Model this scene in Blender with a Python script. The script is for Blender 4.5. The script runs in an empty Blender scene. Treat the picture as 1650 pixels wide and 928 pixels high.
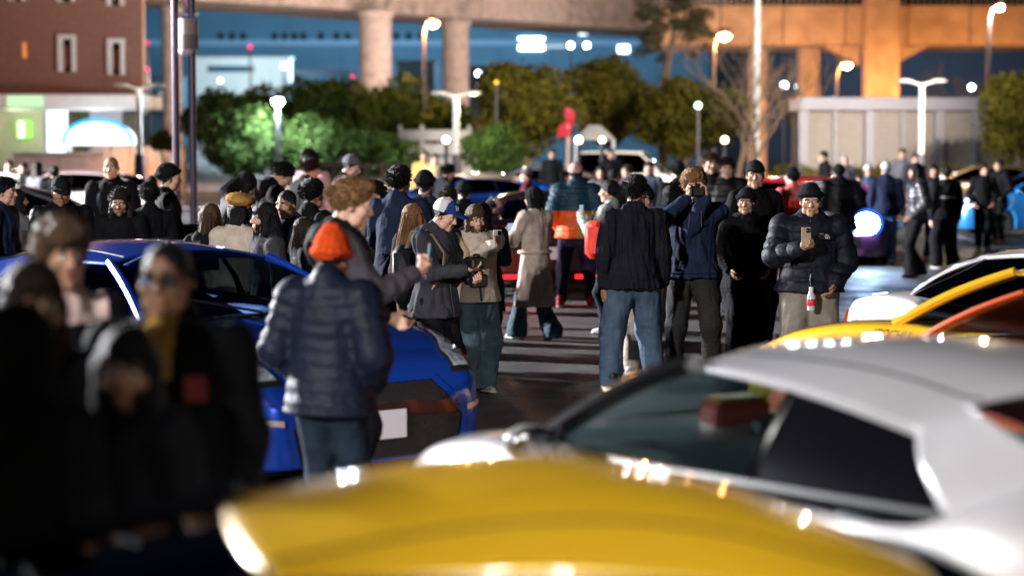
import bpy, bmesh, math, random
import numpy as np
from mathutils import Vector, Matrix, noise
from mathutils.bvhtree import BVHTree
from mathutils.geometry import delaunay_2d_cdt
R = math.radians
rng = np.random.default_rng(7)
random.seed(7)
scene = bpy.context.scene
COL = scene.collection

# ------------------------------------------------------------------ camera
H = 2.03            # eye height of the photographer
FPX = 3500.0        # focal length in photo pixels (photo is 1650 wide)
HORIZON = 230.0     # photo row of the horizon
cam_d = bpy.data.cameras.new("camera")
cam = bpy.data.objects.new("camera", cam_d); COL.objects.link(cam)
cam.location = (0, 0, H)
cam.rotation_euler = (R(90) - math.atan((464 - HORIZON) / FPX), 0, 0)
cam_d.sensor_width = 36.0
cam_d.lens = FPX / 1650 * 36
cam_d.clip_start = 0.1
cam_d.clip_end = 3000
cam_d.dof.use_dof = True
cam_d.dof.focus_distance = 17.0
cam_d.dof.aperture_fstop = 1.32
scene.camera = cam
scene.render.engine = 'CYCLES'
scene.cycles.use_denoising = True
try: scene.cycles.denoiser = 'OPENIMAGEDENOISE'
except Exception: pass
scene.cycles.sample_clamp_indirect = 3.0
scene.cycles.sample_clamp_direct = 0.0
scene.cycles.max_bounces = 6
scene.cycles.transparent_max_bounces = 16
scene.cycles.caustics_reflective = False
scene.cycles.caustics_refractive = False

# ------------------------------------------------------------------ sky, key light, exposure
world = bpy.data.worlds.new("World"); scene.world = world
world.use_nodes = True
wn = world.node_tree; bg = wn.nodes["Background"]
sky = wn.nodes.new("ShaderNodeTexSky"); sky.sky_type = 'NISHITA'; sky.sun_disc = False
sky.sun_elevation = R(-3.0); sky.sun_rotation = R(-40); sky.altitude = 0
sky.air_density = 1.4; sky.dust_density = 0.4; sky.ozone_density = 3.0
wn.links.new(sky.outputs[0], bg.inputs[0]); bg.inputs[1].default_value = 0.09
scene.view_settings.view_transform = 'Standard'
scene.view_settings.look = 'None'
scene.view_settings.exposure = 0.0
scene.view_settings.gamma = 1.0
scene.view_settings.use_curve_mapping = False

def X_at(px, ppm): return (px - 825.0) / ppm
def Z_at(py, ppm): return H - (py - HORIZON) / ppm
def at(px, py, ppm): return Vector((X_at(px, ppm), FPX / ppm, Z_at(py, ppm)))

# ------------------------------------------------------------------ materials
MATS = {}
def mat(name, col, rough=0.6, metal=0.0, var=0.15, scale=6.0, bump=0.0, bscale=60.0, coat=0.0, spec=0.5, emit=None, estr=0.0,
        sheen=0.0, flake=0.0, stretch=None):
    if name in MATS: return MATS[name]
    m = bpy.data.materials.new(name); m.use_nodes = True
    nt = m.node_tree; b = nt.nodes["Principled BSDF"]
    tc = nt.nodes.new("ShaderNodeTexCoord"); src = tc.outputs["Object"]
    if stretch:
        mp = nt.nodes.new("ShaderNodeMapping"); mp.inputs["Scale"].default_value = stretch
        nt.links.new(src, mp.inputs[0]); src = mp.outputs[0]
    if var > 0:
        n = nt.nodes.new("ShaderNodeTexNoise"); n.inputs["Scale"].default_value = scale; n.inputs["Detail"].default_value = 6
        nt.links.new(src, n.inputs["Vector"])
        mr = nt.nodes.new("ShaderNodeMapRange"); mr.inputs[1].default_value = .3; mr.inputs[2].default_value = .7
        mr.inputs[3].default_value = 1 - var; mr.inputs[4].default_value = 1 + var
        nt.links.new(n.outputs[0], mr.inputs[0])
        mx = nt.nodes.new("ShaderNodeVectorMath"); mx.operation = 'SCALE'; mx.inputs[0].default_value = col[:3]
        nt.links.new(mr.outputs[0], mx.inputs["Scale"]); nt.links.new(mx.outputs[0], b.inputs["Base Color"])
    else:
        b.inputs["Base Color"].default_value = (*col[:3], 1)
    if bump > 0:
        n2 = nt.nodes.new("ShaderNodeTexNoise"); n2.inputs["Scale"].default_value = bscale; n2.inputs["Detail"].default_value = 5
        nt.links.new(src, n2.inputs["Vector"])
        bp = nt.nodes.new("ShaderNodeBump"); bp.inputs["Strength"].default_value = bump; bp.inputs["Distance"].default_value = 0.02
        nt.links.new(n2.outputs[0], bp.inputs["Height"]); nt.links.new(bp.outputs[0], b.inputs["Normal"])
    b.inputs["Roughness"].default_value = rough; b.inputs["Metallic"].default_value = metal
    b.inputs["Specular IOR Level"].default_value = spec
    b.inputs["Coat Weight"].default_value = coat; b.inputs["Coat Roughness"].default_value = 0.04
    b.inputs["Sheen Weight"].default_value = sheen
    if emit:
        b.inputs["Emission Color"].default_value = (*emit, 1); b.inputs["Emission Strength"].default_value = estr
    MATS[name] = m
    return m

def cloth(name, col, rough=0.8, bump=0.35, bscale=45, var=0.2, spec=0.12, sheen=0.0):
    return mat(name, col, rough, 0, var, 9, bump, bscale, 0, spec, sheen=sheen)
def shiny(name, col, rough=0.5):                       # nylon shells of puffers
    return mat(name, col, rough, 0, .15, 12, .35, 30, 0, .28)
def paint(name, col, metal=0.25, rough=0.32):
    return mat(name, col, rough, metal, 0.03, 3, 0, 1, 1.0, .5)
def glow(name, col, s):
    m = MATS.get(name)
    if m: return m
    m = bpy.data.materials.new(name); m.use_nodes = True; nt = m.node_tree; nt.nodes.clear()
    o = nt.nodes.new("ShaderNodeOutputMaterial"); e = nt.nodes.new("ShaderNodeEmission")
    e.inputs[0].default_value = (*col, 1); e.inputs[1].default_value = s
    nt.links.new(e.outputs[0], o.inputs[0]); MATS[name] = m
    return m
def glass(name, tint=(.25, .32, .33), gloss=.12):
    m = MATS.get(name)
    if m: return m
    m = bpy.data.materials.new(name); m.use_nodes = True; nt = m.node_tree; nt.nodes.clear()
    o = nt.nodes.new("ShaderNodeOutputMaterial"); t = nt.nodes.new("ShaderNodeBsdfTransparent"); g = nt.nodes.new("ShaderNodeBsdfGlossy")
    t.inputs[0].default_value = (*tint, 1); g.inputs["Roughness"].default_value = .03; g.inputs[0].default_value = (.9, .95, 1, 1)
    lw = nt.nodes.new("ShaderNodeLayerWeight"); lw.inputs[0].default_value = .5
    pw = nt.nodes.new("ShaderNodeMath"); pw.operation = 'POWER'; pw.inputs[1].default_value = 4.0; nt.links.new(lw.outputs["Facing"], pw.inputs[0])
    fr = nt.nodes.new("ShaderNodeMath"); fr.operation = 'MULTIPLY_ADD'; fr.inputs[1].default_value = .85; fr.inputs[2].default_value = .045; nt.links.new(pw.outputs[0], fr.inputs[0])
    mx = nt.nodes.new("ShaderNodeMixShader")
    nt.links.new(fr.outputs[0], mx.inputs[0]); nt.links.new(t.outputs[0], mx.inputs[1]); nt.links.new(g.outputs[0], mx.inputs[2])
    nt.links.new(mx.outputs[0], o.inputs[0]); MATS[name] = m
    return m

# ------------------------------------------------------------------ object helpers
def tag(o, label=None, cat=None, group=None, kind=None):
    if label: o["label"] = label
    if cat: o["category"] = cat
    if group: o["group"] = group
    if kind: o["kind"] = kind
    return o
def thing(name, label, cat, loc=(0, 0, 0), rz=0.0, group=None):
    o = bpy.data.objects.new(name, None); COL.objects.link(o)
    o.empty_display_size = .1
    o.location = loc; o.rotation_euler = (0, 0, rz)
    return tag(o, label, cat, group)
def mesh(name, V, F, smooth=True, mats=(), midx=None):
    me = bpy.data.meshes.new(name)
    V = np.asarray(V, dtype=np.float32).reshape(-1, 3)
    if isinstance(F, np.ndarray) and F.ndim == 2:
        n, k = F.shape
        me.vertices.add(len(V)); me.vertices.foreach_set("co", V.ravel())
        me.loops.add(n * k); me.loops.foreach_set("vertex_index", F.astype(np.int32).ravel())
        me.polygons.add(n); me.polygons.foreach_set("loop_start", np.arange(0, n * k, k, dtype=np.int32))
        me.update(calc_edges=True); me.validate()
    else:
        me.from_pydata([tuple(map(float, v)) for v in V], [], [tuple(int(i) for i in f) for f in F]); me.update()
    for m in mats: me.materials.append(m)
    np_ = len(me.polygons)
    if midx is not None and len(midx) == np_: me.polygons.foreach_set("material_index", np.asarray(midx, dtype=np.int32))
    if smooth: me.polygons.foreach_set("use_smooth", np.ones(np_, dtype=bool))
    me.update()
    return me
def link(name, me, parent=None, loc=None, rot=None, label=None, kind=None):
    o = bpy.data.objects.new(name, me); COL.objects.link(o)
    if parent: o.parent = parent
    if loc is not None: o.location = loc
    if rot is not None: o.rotation_euler = rot
    if label: o["label"] = label
    if kind: o["kind"] = kind
    return o

class MB:
    """collects simple shapes, each with its material slot, into one mesh"""
    def __init__(s): s.V = []; s.F = []; s.M = []; s.n = 0
    def add(s, V, F, m=0):
        V = np.asarray(V, float).reshape(-1, 3)
        for f in F: s.F.append(tuple(int(i) + s.n for i in f)); s.M.append(m)
        s.V.append(V); s.n += len(V); return s
    def box(s, c, d, rz=0, m=0, bev=0.0):
        x, y, z = d[0] / 2, d[1] / 2, d[2] / 2
        b = min(bev, x * .9, y * .9, z * .9)
        if b <= 0:
            V = np.array([(i * x, j * y, k * z) for i in (-1, 1) for j in (-1, 1) for k in (-1, 1)])
            F = [(0, 1, 3, 2), (4, 6, 7, 5), (0, 4, 5, 1), (2, 3, 7, 6), (0, 2, 6, 4), (1, 5, 7, 3)]
        else:
            V = []; idx = {}
            for i in (-1, 1):
                for j in (-1, 1):
                    for k in (-1, 1):
                        for a in range(3):
                            p = [i * (x - b), j * (y - b), k * (z - b)]
                            p[a] = (i * x, j * y, k * z)[a]
                            idx[(i, j, k, a)] = len(V); V.append(p)
            F = []
            for a in range(3):
                o1, o2 = (a + 1) % 3, (a + 2) % 3
                for sg in (-1, 1):
                    q = []
                    for u, v in ((-1, -1), (1, -1), (1, 1), (-1, 1)):
                        kk = [0, 0, 0]; kk[a] = sg; kk[o1] = u; kk[o2] = v; q.append(idx[(*kk, a)])
                    F.append(q if sg > 0 else q[::-1])
            for a in range(3):
                o1, o2 = (a + 1) % 3, (a + 2) % 3
                for u in (-1, 1):
                    for v in (-1, 1):
                        q = []
                        for sg, ax in ((-1, o1), (1, o1), (1, o2), (-1, o2)):
                            kk = [0, 0, 0]; kk[a] = sg; kk[o1] = u; kk[o2] = v; q.append(idx[(*kk, ax)])
                        F.append(q if u * v > 0 else q[::-1])
            for i in (-1, 1):
                for j in (-1, 1):
                    for k in (-1, 1):
                        q = [idx[(i, j, k, a)] for a in range(3)]
                        F.append(q if i * j * k > 0 else q[::-1])
            V = np.array(V)
        if rz:
            c_, s_ = math.cos(rz), math.sin(rz)
            V = V @ np.array([[c_, s_, 0], [-s_, c_, 0], [0, 0, 1]])
        return s.add(V + np.asarray(c, float), F, m)
    def tube(s, pts, rad, n=8, m=0, caps=True, sq=None):
        pts = np.asarray(pts, float); k = len(pts)
        rad = np.broadcast_to(np.asarray(rad, float), (k,))
        T = np.gradient(pts, axis=0); T /= np.linalg.norm(T, axis=1)[:, None] + 1e-9
        up = np.array([0, 0, 1.0]) if abs(T[0][2]) < .9 else np.array([0, 1.0, 0])
        V = []
        a = np.arange(n) * 2 * math.pi / n
        for i in range(k):
            u = np.cross(up, T[i]); u /= np.linalg.norm(u) + 1e-9; w = np.cross(T[i], u)
            ring = pts[i] + rad[i] * (np.cos(a)[:, None] * u + (sq or 1) * np.sin(a)[:, None] * w)
            V.append(ring); up = w
        F = [(i * n + j, i * n + (j + 1) % n, (i + 1) * n + (j + 1) % n, (i + 1) * n + j) for i in range(k - 1) for j in range(n)]
        if caps: F += [tuple(range(n))[::-1], tuple((k - 1) * n + j for j in range(n))]
        return s.add(np.vstack(V), F, m)
    def lathe(s, prof, n=24, axis='z', c=(0, 0, 0), m=0):
        prof = np.asarray(prof, float); a = np.arange(n) * 2 * math.pi / n
        V = []
        for r, h in prof:
            p = np.stack([r * np.cos(a), r * np.sin(a), np.full(n, h)], 1)
            if axis == 'y': p = p[:, [0, 2, 1]] * np.array([1, 1, -1])
            if axis == 'x': p = p[:, [2, 0, 1]]
            V.append(p)
        k = len(prof)
        F = [(i * n + j, i * n + (j + 1) % n, (i + 1) * n + (j + 1) % n, (i + 1) * n + j) for i in range(k - 1) for j in range(n)]
        return s.add(np.vstack(V) + np.asarray(c, float), F, m)
    def sphere(s, c, r, n=12, m=0):
        r = np.broadcast_to(np.asarray(r, float), (3,))
        k = n // 2 + 1
        ph = np.linspace(0, math.pi, k); a = np.arange(n) * 2 * math.pi / n
        V = np.array([(math.sin(p) * math.cos(t), math.sin(p) * math.sin(t), -math.cos(p)) for p in ph for t in a]) * r
        F = [(i * n + j, i * n + (j + 1) % n, (i + 1) * n + (j + 1) % n, (i + 1) * n + j) for i in range(k - 1) for j in range(n)]
        return s.add(V + np.asarray(c, float), F, m)
    def prism(s, poly, h0, h1, plane='xz', m=0):
        """polygon in a plane, pushed from h0 to h1 along the plane's normal"""
        n = len(poly)
        def P(p, h): return {'xz': (p[0], h, p[1]), 'yz': (h, p[0], p[1]), 'xy': (p[0], p[1], h)}[plane]
        V = [P(p, h0) for p in poly] + [P(p, h1) for p in poly]
        F = [tuple(range(n)), tuple(range(2 * n - 1, n - 1, -1))] + [(i, i + n, (i + 1) % n + n, (i + 1) % n) for i in range(n)]
        return s.add(V, F, m)
    def mesh(s, name, mats, smooth=False):
        me = mesh(name, np.vstack(s.V), s.F, smooth, mats, s.M)
        bm = bmesh.new(); bm.from_mesh(me); bmesh.ops.recalc_face_normals(bm, faces=bm.faces); bm.to_mesh(me); bm.free()
        if smooth: sharp(me, 40)
        return me
    def build(s, name, mats, parent=None, smooth=False, **kw):
        if not isinstance(mats, (list, tuple)): mats = [mats]
        return link(name, s.mesh(name, mats, smooth), parent, **kw)
def sharp(me, ang):
    bm = bmesh.new(); bm.from_mesh(me); lim = R(ang)
    for e in bm.edges:
        if len(e.link_faces) == 2 and e.calc_face_angle(0) > lim: e.smooth = False
    bm.to_mesh(me); bm.free()
def boxo(name, c, d, m, parent=None, rz=0, bev=0.0, **kw):
    return MB().box(c, d, rz, 0, bev).build(name, m, parent, **kw)
def text_mesh(body, size, depth=0.002, spacing=1.0, shear=0.0):
    cu = bpy.data.curves.new("lettering", 'FONT'); cu.body = body; cu.size = size; cu.extrude = depth; cu.shear = shear
    cu.space_character = spacing; cu.align_x = 'CENTER'; cu.align_y = 'CENTER'
    o = bpy.data.objects.new("lettering", cu); COL.objects.link(o)
    dg = bpy.context.evaluated_depsgraph_get(); dg.update()
    me = bpy.data.meshes.new_from_object(o.evaluated_get(dg))
    bpy.data.objects.remove(o); bpy.data.curves.remove(cu)
    me.name = "lettering"; me.materials.clear()
    return me
# ------------------------------------------------------------------ lamps that light the place
def lamp(name, loc, power, col, kind='POINT', aim=None, size=None, radius=.15):
    d = bpy.data.lights.new(name, kind); d.energy = power; d.color = col
    d.shadow_soft_size = radius
    if kind == 'SPOT':
        d.spot_size = size; d.spot_blend = .6
    o = bpy.data.objects.new(name, d); COL.objects.link(o); o.location = loc
    if aim is not None:
        o.rotation_euler = (Vector(aim) - Vector(loc)).to_track_quat('-Z', 'Y').to_euler()
    return o
SODIUM = (1.0, .42, .12); COOL = (.80, .90, 1.0); WARM = (1.0, .78, .5)

# ------------------------------------------------------------------ ground
def asphalt():
    m = bpy.data.materials.new("asphalt"); m.use_nodes = True; nt = m.node_tree; b = nt.nodes["Principled BSDF"]
    tc = nt.nodes.new("ShaderNodeTexCoord")
    def nz(s, d=8):
        n = nt.nodes.new("ShaderNodeTexNoise"); n.inputs["Scale"].default_value = s; n.inputs["Detail"].default_value = d
        nt.links.new(tc.outputs["Object"], n.inputs["Vector"]); return n
    n1, n2 = nz(.35), nz(70, 3); n3 = nz(1.3, 10)
    v = nt.nodes.new("ShaderNodeTexVoronoi"); v.inputs["Scale"].default_value = 75; nt.links.new(tc.outputs["Object"], v.inputs["Vector"])
    r = nt.nodes.new("ShaderNodeValToRGB"); r.color_ramp.elements[0].color = (.038, .038, .042, 1); r.color_ramp.elements[1].color = (.10, .098, .10, 1)
    r.color_ramp.elements[0].position = .3; r.color_ramp.elements[1].position = .72
    mx = nt.nodes.new("ShaderNodeMath"); mx.operation = 'MULTIPLY_ADD'; mx.inputs[1].default_value = .45
    nt.links.new(n2.outputs[0], mx.inputs[0])
    m2 = nt.nodes.new("ShaderNodeMath"); m2.operation = 'MULTIPLY'; m2.inputs[1].default_value = .55; nt.links.new(n1.outputs[0], m2.inputs[0])
    nt.links.new(m2.outputs[0], mx.inputs[2]); nt.links.new(mx.outputs[0], r.inputs[0]); nt.links.new(r.outputs[0], b.inputs["Base Color"])
    bp = nt.nodes.new("ShaderNodeBump"); bp.inputs["Strength"].default_value = .9; bp.inputs["Distance"].default_value = .012
    nt.links.new(v.outputs["Distance"], bp.inputs["Height"]); nt.links.new(bp.outputs[0], b.inputs["Normal"])
    rr = nt.nodes.new("ShaderNodeMapRange"); rr.inputs[1].default_value = .35; rr.inputs[2].default_value = .65; rr.inputs[3].default_value = .38; rr.inputs[4].default_value = .68
    nt.links.new(n3.outputs[0], rr.inputs[0]); nt.links.new(rr.outputs[0], b.inputs["Roughness"]); b.inputs["Specular IOR Level"].default_value = .7
    return m
gv = [(-1500, -60, 0), (1500, -60, 0), (1500, 2600, 0), (-1500, 2600, 0)]
tag(link("ground", mesh("ground", gv, [(0, 1, 2, 3)], False, [asphalt()])), kind="structure")
conc = mat("concrete", (.44, .39, .37), .8, 0, .22, 2.5, .3, 14)
conc_dark = mat("concrete_stained", (.36, .32, .30), .85, 0, .3, 1.5, .3, 14)
pave = mat("paving", (.33, .32, .33), .8, 0, .2, 3, .3, 20)
kerbm = mat("kerb_stone", (.42, .41, .40), .8, 0, .15, 3, .2, 20)
p = MB().box((10, 74.0, .06), (120, 20, .12)); tag(p.build("pavement", pave), kind="structure")
k = MB()
for i in range(60): k.box((-49 + i * 2.0, 63.9, .07), (1.97, .18, .145), 0, 0, .015)
tag(k.build("kerb", kerbm), kind="structure")
white_paint = mat("road_paint", (.62, .62, .6), .7, 0, .3, 5)
m_ = MB()
for (x0, y0, x1, y1) in [(5.2, 44, 5.6, 58), (9.4, 44, 10.4, 58)]:
    m_.add([(x0, y0, .004), (x0 + .15, y0, .004), (x1 + .15, y1, .004), (x1, y1, .004)], [(0, 1, 2, 3)])
tag(m_.build("bay_marking", white_paint), kind="structure")

# ------------------------------------------------------------------ brown tiled building
tile = mat("brown_tile", (.30, .13, .085), .55, 0, .12, 2, 0)
def tile_material():
    m = bpy.data.materials.new("small_brown_tiles"); m.use_nodes = True; nt = m.node_tree; b = nt.nodes["Principled BSDF"]
    tc = nt.nodes.new("ShaderNodeTexCoord"); mp = nt.nodes.new("ShaderNodeMapping"); mp.inputs["Rotation"].default_value = (R(90), 0, 0)
    nt.links.new(tc.outputs["Object"], mp.inputs[0])
    br = nt.nodes.new("ShaderNodeTexBrick"); br.inputs["Scale"].default_value = 4; br.inputs["Color1"].default_value = (.25, .115, .08, 1)
    br.inputs["Color2"].default_value = (.21, .095, .065, 1); br.inputs["Mortar"].default_value = (.19, .085, .06, 1); br.inputs["Mortar Size"].default_value = .01
    nt.links.new(mp.outputs[0], br.inputs["Vector"]); nt.links.new(br.outputs[0], b.inputs["Base Color"]); b.inputs["Roughness"].default_value = .5
    return m
TILE = tile_material()
wframe = mat("white_window_frame", (.72, .66, .6), .6, 0, .08)
dark_glass = mat("dark_window_glass", (.015, .018, .022), .08, 0, 0)
B = thing("tiled_building", "tall brown tiled building with white framed slit windows and a long white canopy", "building", (X_at(120, 50), 70, 0))
bx = X_at(120, 50)
def lx(px): return X_at(px, 50) - bx
def zz(py, ppm=50): return Z_at(py, ppm)
# front wall pieces round the window openings, so the windows sit in real holes
wins = [(98, 58, 127, 117), (177, 64, 205, 122), (98, -60, 127, 6), (177, -58, 205, 12), (37, 70, 47, 95), (20, -60, 48, 4)]
xl, xr, zb_, zt_ = lx(-160), lx(233), 3.3, 13.0
def wall_with_holes(name, m, parent, x0, x1, z0, z1, holes, y0, y1):
    xs = sorted({x0, x1, *[h[0] for h in holes], *[h[2] for h in holes]}); zs = sorted({z0, z1, *[h[1] for h in holes], *[h[3] for h in holes]})
    mb = MB()
    for i in range(len(xs) - 1):
        run = None
        for j in range(len(zs) - 1):
            cx, cz = (xs[i] + xs[i + 1]) / 2, (zs[j] + zs[j + 1]) / 2
            if any(h[0] < cx < h[2] and h[1] < cz < h[3] for h in holes): continue
            mb.box((cx, (y0 + y1) / 2, cz), (xs[i + 1] - xs[i], y1 - y0, zs[j + 1] - zs[j]))
    return mb.build(name, m, parent)
holes = [(lx(a), zz(d), lx(c), zz(b)) for a, b, c, d in wins]
wall_with_holes("wall", TILE, B, xl, xr, zb_, zt_, holes, 0, .5)
MB().prism([(xr, .5), (xr - 3.2, 12), (xr - 3.6, 12), (xr - .45, .5)], 3.3, 13.0, 'xy').build("side_wall", TILE, B)
MB().prism([(xl, -.1), (xr, -.1), (xr - 3.2, 12.1), (xl, 12.1)], 13.0, 13.2, 'xy').build("roof", conc, B)
for i, h in enumerate(holes):
    w, hh = h[2] - h[0], h[3] - h[1]; cx, cz = (h[0] + h[2]) / 2, (h[1] + h[3]) / 2
    if w < .4:
        wd = boxo("window", (cx, .30, cz), (w, .03, hh), glow("warm_room", (1, .3, .08), .9), B); continue
    f = MB()
    t = .14
    f.box((h[0] + t / 2, .05, cz), (t, .42, hh)); f.box((h[2] - t / 2, .05, cz), (t, .42, hh))
    f.box((cx, .06, h[3] - t / 2), (w - 2 * t, .40, t))
    wo = f.build("window", wframe, B)
    boxo("pane", (cx, .22, cz), (w - 2 * t, .03, hh - t), dark_glass, wo)
    boxo("blind", (cx - .08, .19, cz - .1), (.1, .02, hh - .5), mat("orange_blind", (.5, .16, .05), .7), wo)
cano = mat("white_canopy", (.78, .78, .74), .5, 0, .06)
cn = boxo("canopy", ((lx(20) + lx(262)) / 2, -1.3, (zz(156) + zz(179)) / 2), (lx(262) - lx(20), 3.2, zz(156) - zz(179)), cano, B, 0, .06)
boxo("canopy_light", ((lx(48) + lx(103)) / 2, -2.93, (zz(158) + zz(176)) / 2), (lx(103) - lx(48), .04, .34), glow("green_lightbox", (.62, 1.0, .55), 1.1), cn)
shop = mat("shop_wall", (.5, .46, .36), .7, 0, .1)
boxo("shop_wall", ((lx(-160) + lx(66)) / 2, .6, 1.5), (lx(66) - lx(-160), .3, 3.1), shop, B)
boxo("shop_window", (lx(88), .62, 1.7), (lx(105) - lx(71), .1, 2.7), glow("bright_shop", (.85, .95, 1.0), 2.2), B)
for a, b in [(107, 118), (136, 140), (195, 225)]:
    boxo("shop_pier", ((lx(a) + lx(b)) / 2, .55, 1.5), (lx(b) - lx(a), .35, 3.0), mat("dark_pier", (.09, .075, .05), .6), B)
boxo("shop_window", (lx(168), .66, 1.6), (lx(195) - lx(140), .1, 3.0), glow("pale_shop", (.8, .85, 1.0), .55), B)
boxo("shop_window", (lx(127), .66, 1.6), (lx(136) - lx(118), .1, 3.0), mat("dim_shop", (.10, .12, .05), .4), B)
gl = boxo("sign_box", (lx(38), .3, zz(209)), (.42, .3, .56), glow("green_sign", (.35, 1.0, .15), 1.6), B)
boxo("sign_panel", (lx(35), .13, zz(209)), (.16, .03, .5), glow("white_sign", (.9, 1, .85), 3), gl)
lamp("shop_light", (bx + lx(40), 68.8, 2.6), 70, (.85, 1.0, .6)); lamp("shop_light", (bx + lx(170), 68.4, 2.4), 80, (.9, .95, 1.0))
lamp("sodium_lamp_glow", (bx + lx(90), 60, 9.0), 1250, (1, .58, .46), radius=.5)

# lit dome tent, low walls in front of the building
A = thing("dome_awning", "glowing white dome awning edged in blue under the canopy of the tiled building", "awning", (X_at(164, 52), 67.3, 0))
n = 28; hw = 54 / 52
V = []; F = []
for j, (y, s) in enumerate([(-.5, 1.0), (.5, 1.0)]):
    for i in range(n + 1):
        a = math.pi * i / n; V.append((-hw * math.cos(a) * s, y, 1.95 + .72 * math.sin(a) ** .8))
F = [(i, i + 1, i + n + 2, i + n + 1) for i in range(n)] + [tuple(range(n + 1))]
link("dome", mesh("dome", V, F, False, [glow("lit_white_fabric", (.95, .97, 1.0), 2.3)]), A)
tb = MB().tube([(-hw * math.cos(math.pi * i / 20), -.53, 1.97 + .74 * math.sin(math.pi * i / 20) ** .8) for i in range(21)], .06, 6)
tb.build("edge_tube", glow("blue_edge", (.05, .55, 1.0), 1.6), A, True)
for s in (-1, 1): boxo("leg", (s * (hw - .06), 0, .98), (.08, .5, 1.94), cano, A)
W = thing("low_wall", "low pinkish rendered wall in front of the tiled building", "wall", (X_at(92, 54), 65.2, 0))
for i in range(4): boxo("panel", (-1.0 + i * .68, 0, .83), (.66, .2, 1.66), mat("pink_render", (.45, .34, .31), .8), W)
boxo("coping", (0.02, 0, 1.70), (2.8, .3, .08), conc, W)
W = thing("panel_fence", "cream panel fence glowing orange at its foot beside the dome awning", "fence", (X_at(220, 54), 65.3, 0))
for i in range(5): boxo("panel", (-1.12 + i * .56, 0, .97), (.54, .08, 1.9), mat("cream_panel", (.62, .5, .4), .7), W)
for i in range(6): boxo("post", (-1.4 + i * .56, .07, .98), (.07, .07, 1.96), mat("dark_post", (.06, .05, .05), .6), W)
lamp("fence_light", (X_at(215, 54), 64.2, 1.2), 60, (1, .42, .12))

# ------------------------------------------------------------------ viaducts
def box_between(mb, a, b, w, z0, z1, m=0):
    a = Vector((a[0], a[1])); b = Vector((b[0], b[1])); d = (b - a); L = d.length; ang = math.atan2(d.y, d.x); c = (a + b) / 2
    mb.box((c.x, c.y, (z0 + z1) / 2), (L, w, z1 - z0), ang, m)
Vd = thing("viaduct", "grey concrete road viaduct on round columns crossing behind the round trees", "viaduct", (0, 0, 0))
P0 = Vector((X_at(200, 30), FPX / 30)); P1 = Vector((X_at(1090, 22.5), FPX / 22.5))
nseg = 6
for i in range(nseg):
    a = P0.lerp(P1, i / nseg); b = P0.lerp(P1, (i + 1) / nseg); b = b - (b - a).normalized() * .12
    mb = MB(); box_between(mb, a, b, 7, 9.55 + .05 * (i % 2), 11.6); mb.build("girder", conc if i % 2 else conc_dark, Vd)
    mb = MB(); box_between(mb, a + Vector((0, -.6)), b + Vector((0, -.6)), 9, 11.65, 12.3); mb.build("deck_slab", conc, Vd)
    mb = MB(); box_between(mb, a + Vector((1.0, -4.6)), b + Vector((1.0, -4.6)), .3, 12.35, 13.3); mb.build("parapet", conc, Vd)
for px, wpx, ppm in [(604, 52, 28.2), (734, 43, 26.2), (274, 32, 29.3)]:
    r = wpx / 2 / ppm
    mb = MB().lathe([(r, 0), (r, 9.0), (r * 1.25, 9.5), (0, 9.5)], 28, 'z', (X_at(px, ppm), FPX / ppm + 1.2, 0))
    c_ = mb.build("column", conc, Vd, True)
    for z in (3.0, 6.0):
        MB().lathe([(r + .005, z - .02), (r + .03, z), (r + .005, z + .02)], 28, 'z', (X_at(px, ppm), FPX / ppm + 1.2, 0)).build("joint_ring", conc_dark, c_)
for px, ppm, pw in ((330, 31, 1500), (520, 30, 2300), (680, 28, 2600), (840, 27, 3000), (1000, 25, 3000)): lamp('viaduct_fill', (X_at(px, ppm), FPX / ppm - 9, 5.0), pw, (1, .72, .60), radius=.3)  # added lamps without fixtures that brighten the girder
# elevated expressway, sodium lit
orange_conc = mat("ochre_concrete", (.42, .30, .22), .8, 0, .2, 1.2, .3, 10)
E = thing("elevated_expressway", "orange lit expressway deck with railings on square piers behind the shuttered store", "expressway", (0, 0, 0))
q = 32.0; yE = FPX / q
for i in range(10):
    x0 = X_at(1060 + i * 100, q); x1 = X_at(1060 + (i + 1) * 100 - 2, q)
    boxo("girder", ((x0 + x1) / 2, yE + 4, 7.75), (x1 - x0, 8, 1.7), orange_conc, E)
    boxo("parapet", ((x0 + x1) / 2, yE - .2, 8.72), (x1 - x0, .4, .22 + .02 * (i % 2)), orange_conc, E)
    mb = MB()
    for j in range(10): mb.box((x0 + (j + .5) * (x1 - x0) / 10, yE - .2, 9.18), (.05, .05, .7))
    mb.build("baluster", mat("rail_steel", (.4, .3, .24), .5, .4), E, kind="stuff")
    mb = MB().box(((x0 + x1) / 2, yE - .2, 9.56), (x1 - x0, .09, .08)); mb.build("handrail", mat("rail_steel", (.4, .3, .24), .5, .4), E)
for px, w, z1, dy in [(1411, 52, 12.0, -1.0), (1313, 33, 6.88, 3), (1232, 26, 6.88, 3.5), (1700, 52, 12, -1)]:
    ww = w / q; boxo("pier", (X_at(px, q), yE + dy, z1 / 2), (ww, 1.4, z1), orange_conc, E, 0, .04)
for px, sgn in [(1411, -1), (1411, 1)]:
    mb = MB().prism([(sgn * .85, 6.85), (sgn * 2.6, 6.85), (sgn * .85, 5.9)], yE + .2, yE + 1.6); o = mb.build("pier_haunch", orange_conc, E); o.location.x = X_at(px, q)
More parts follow.
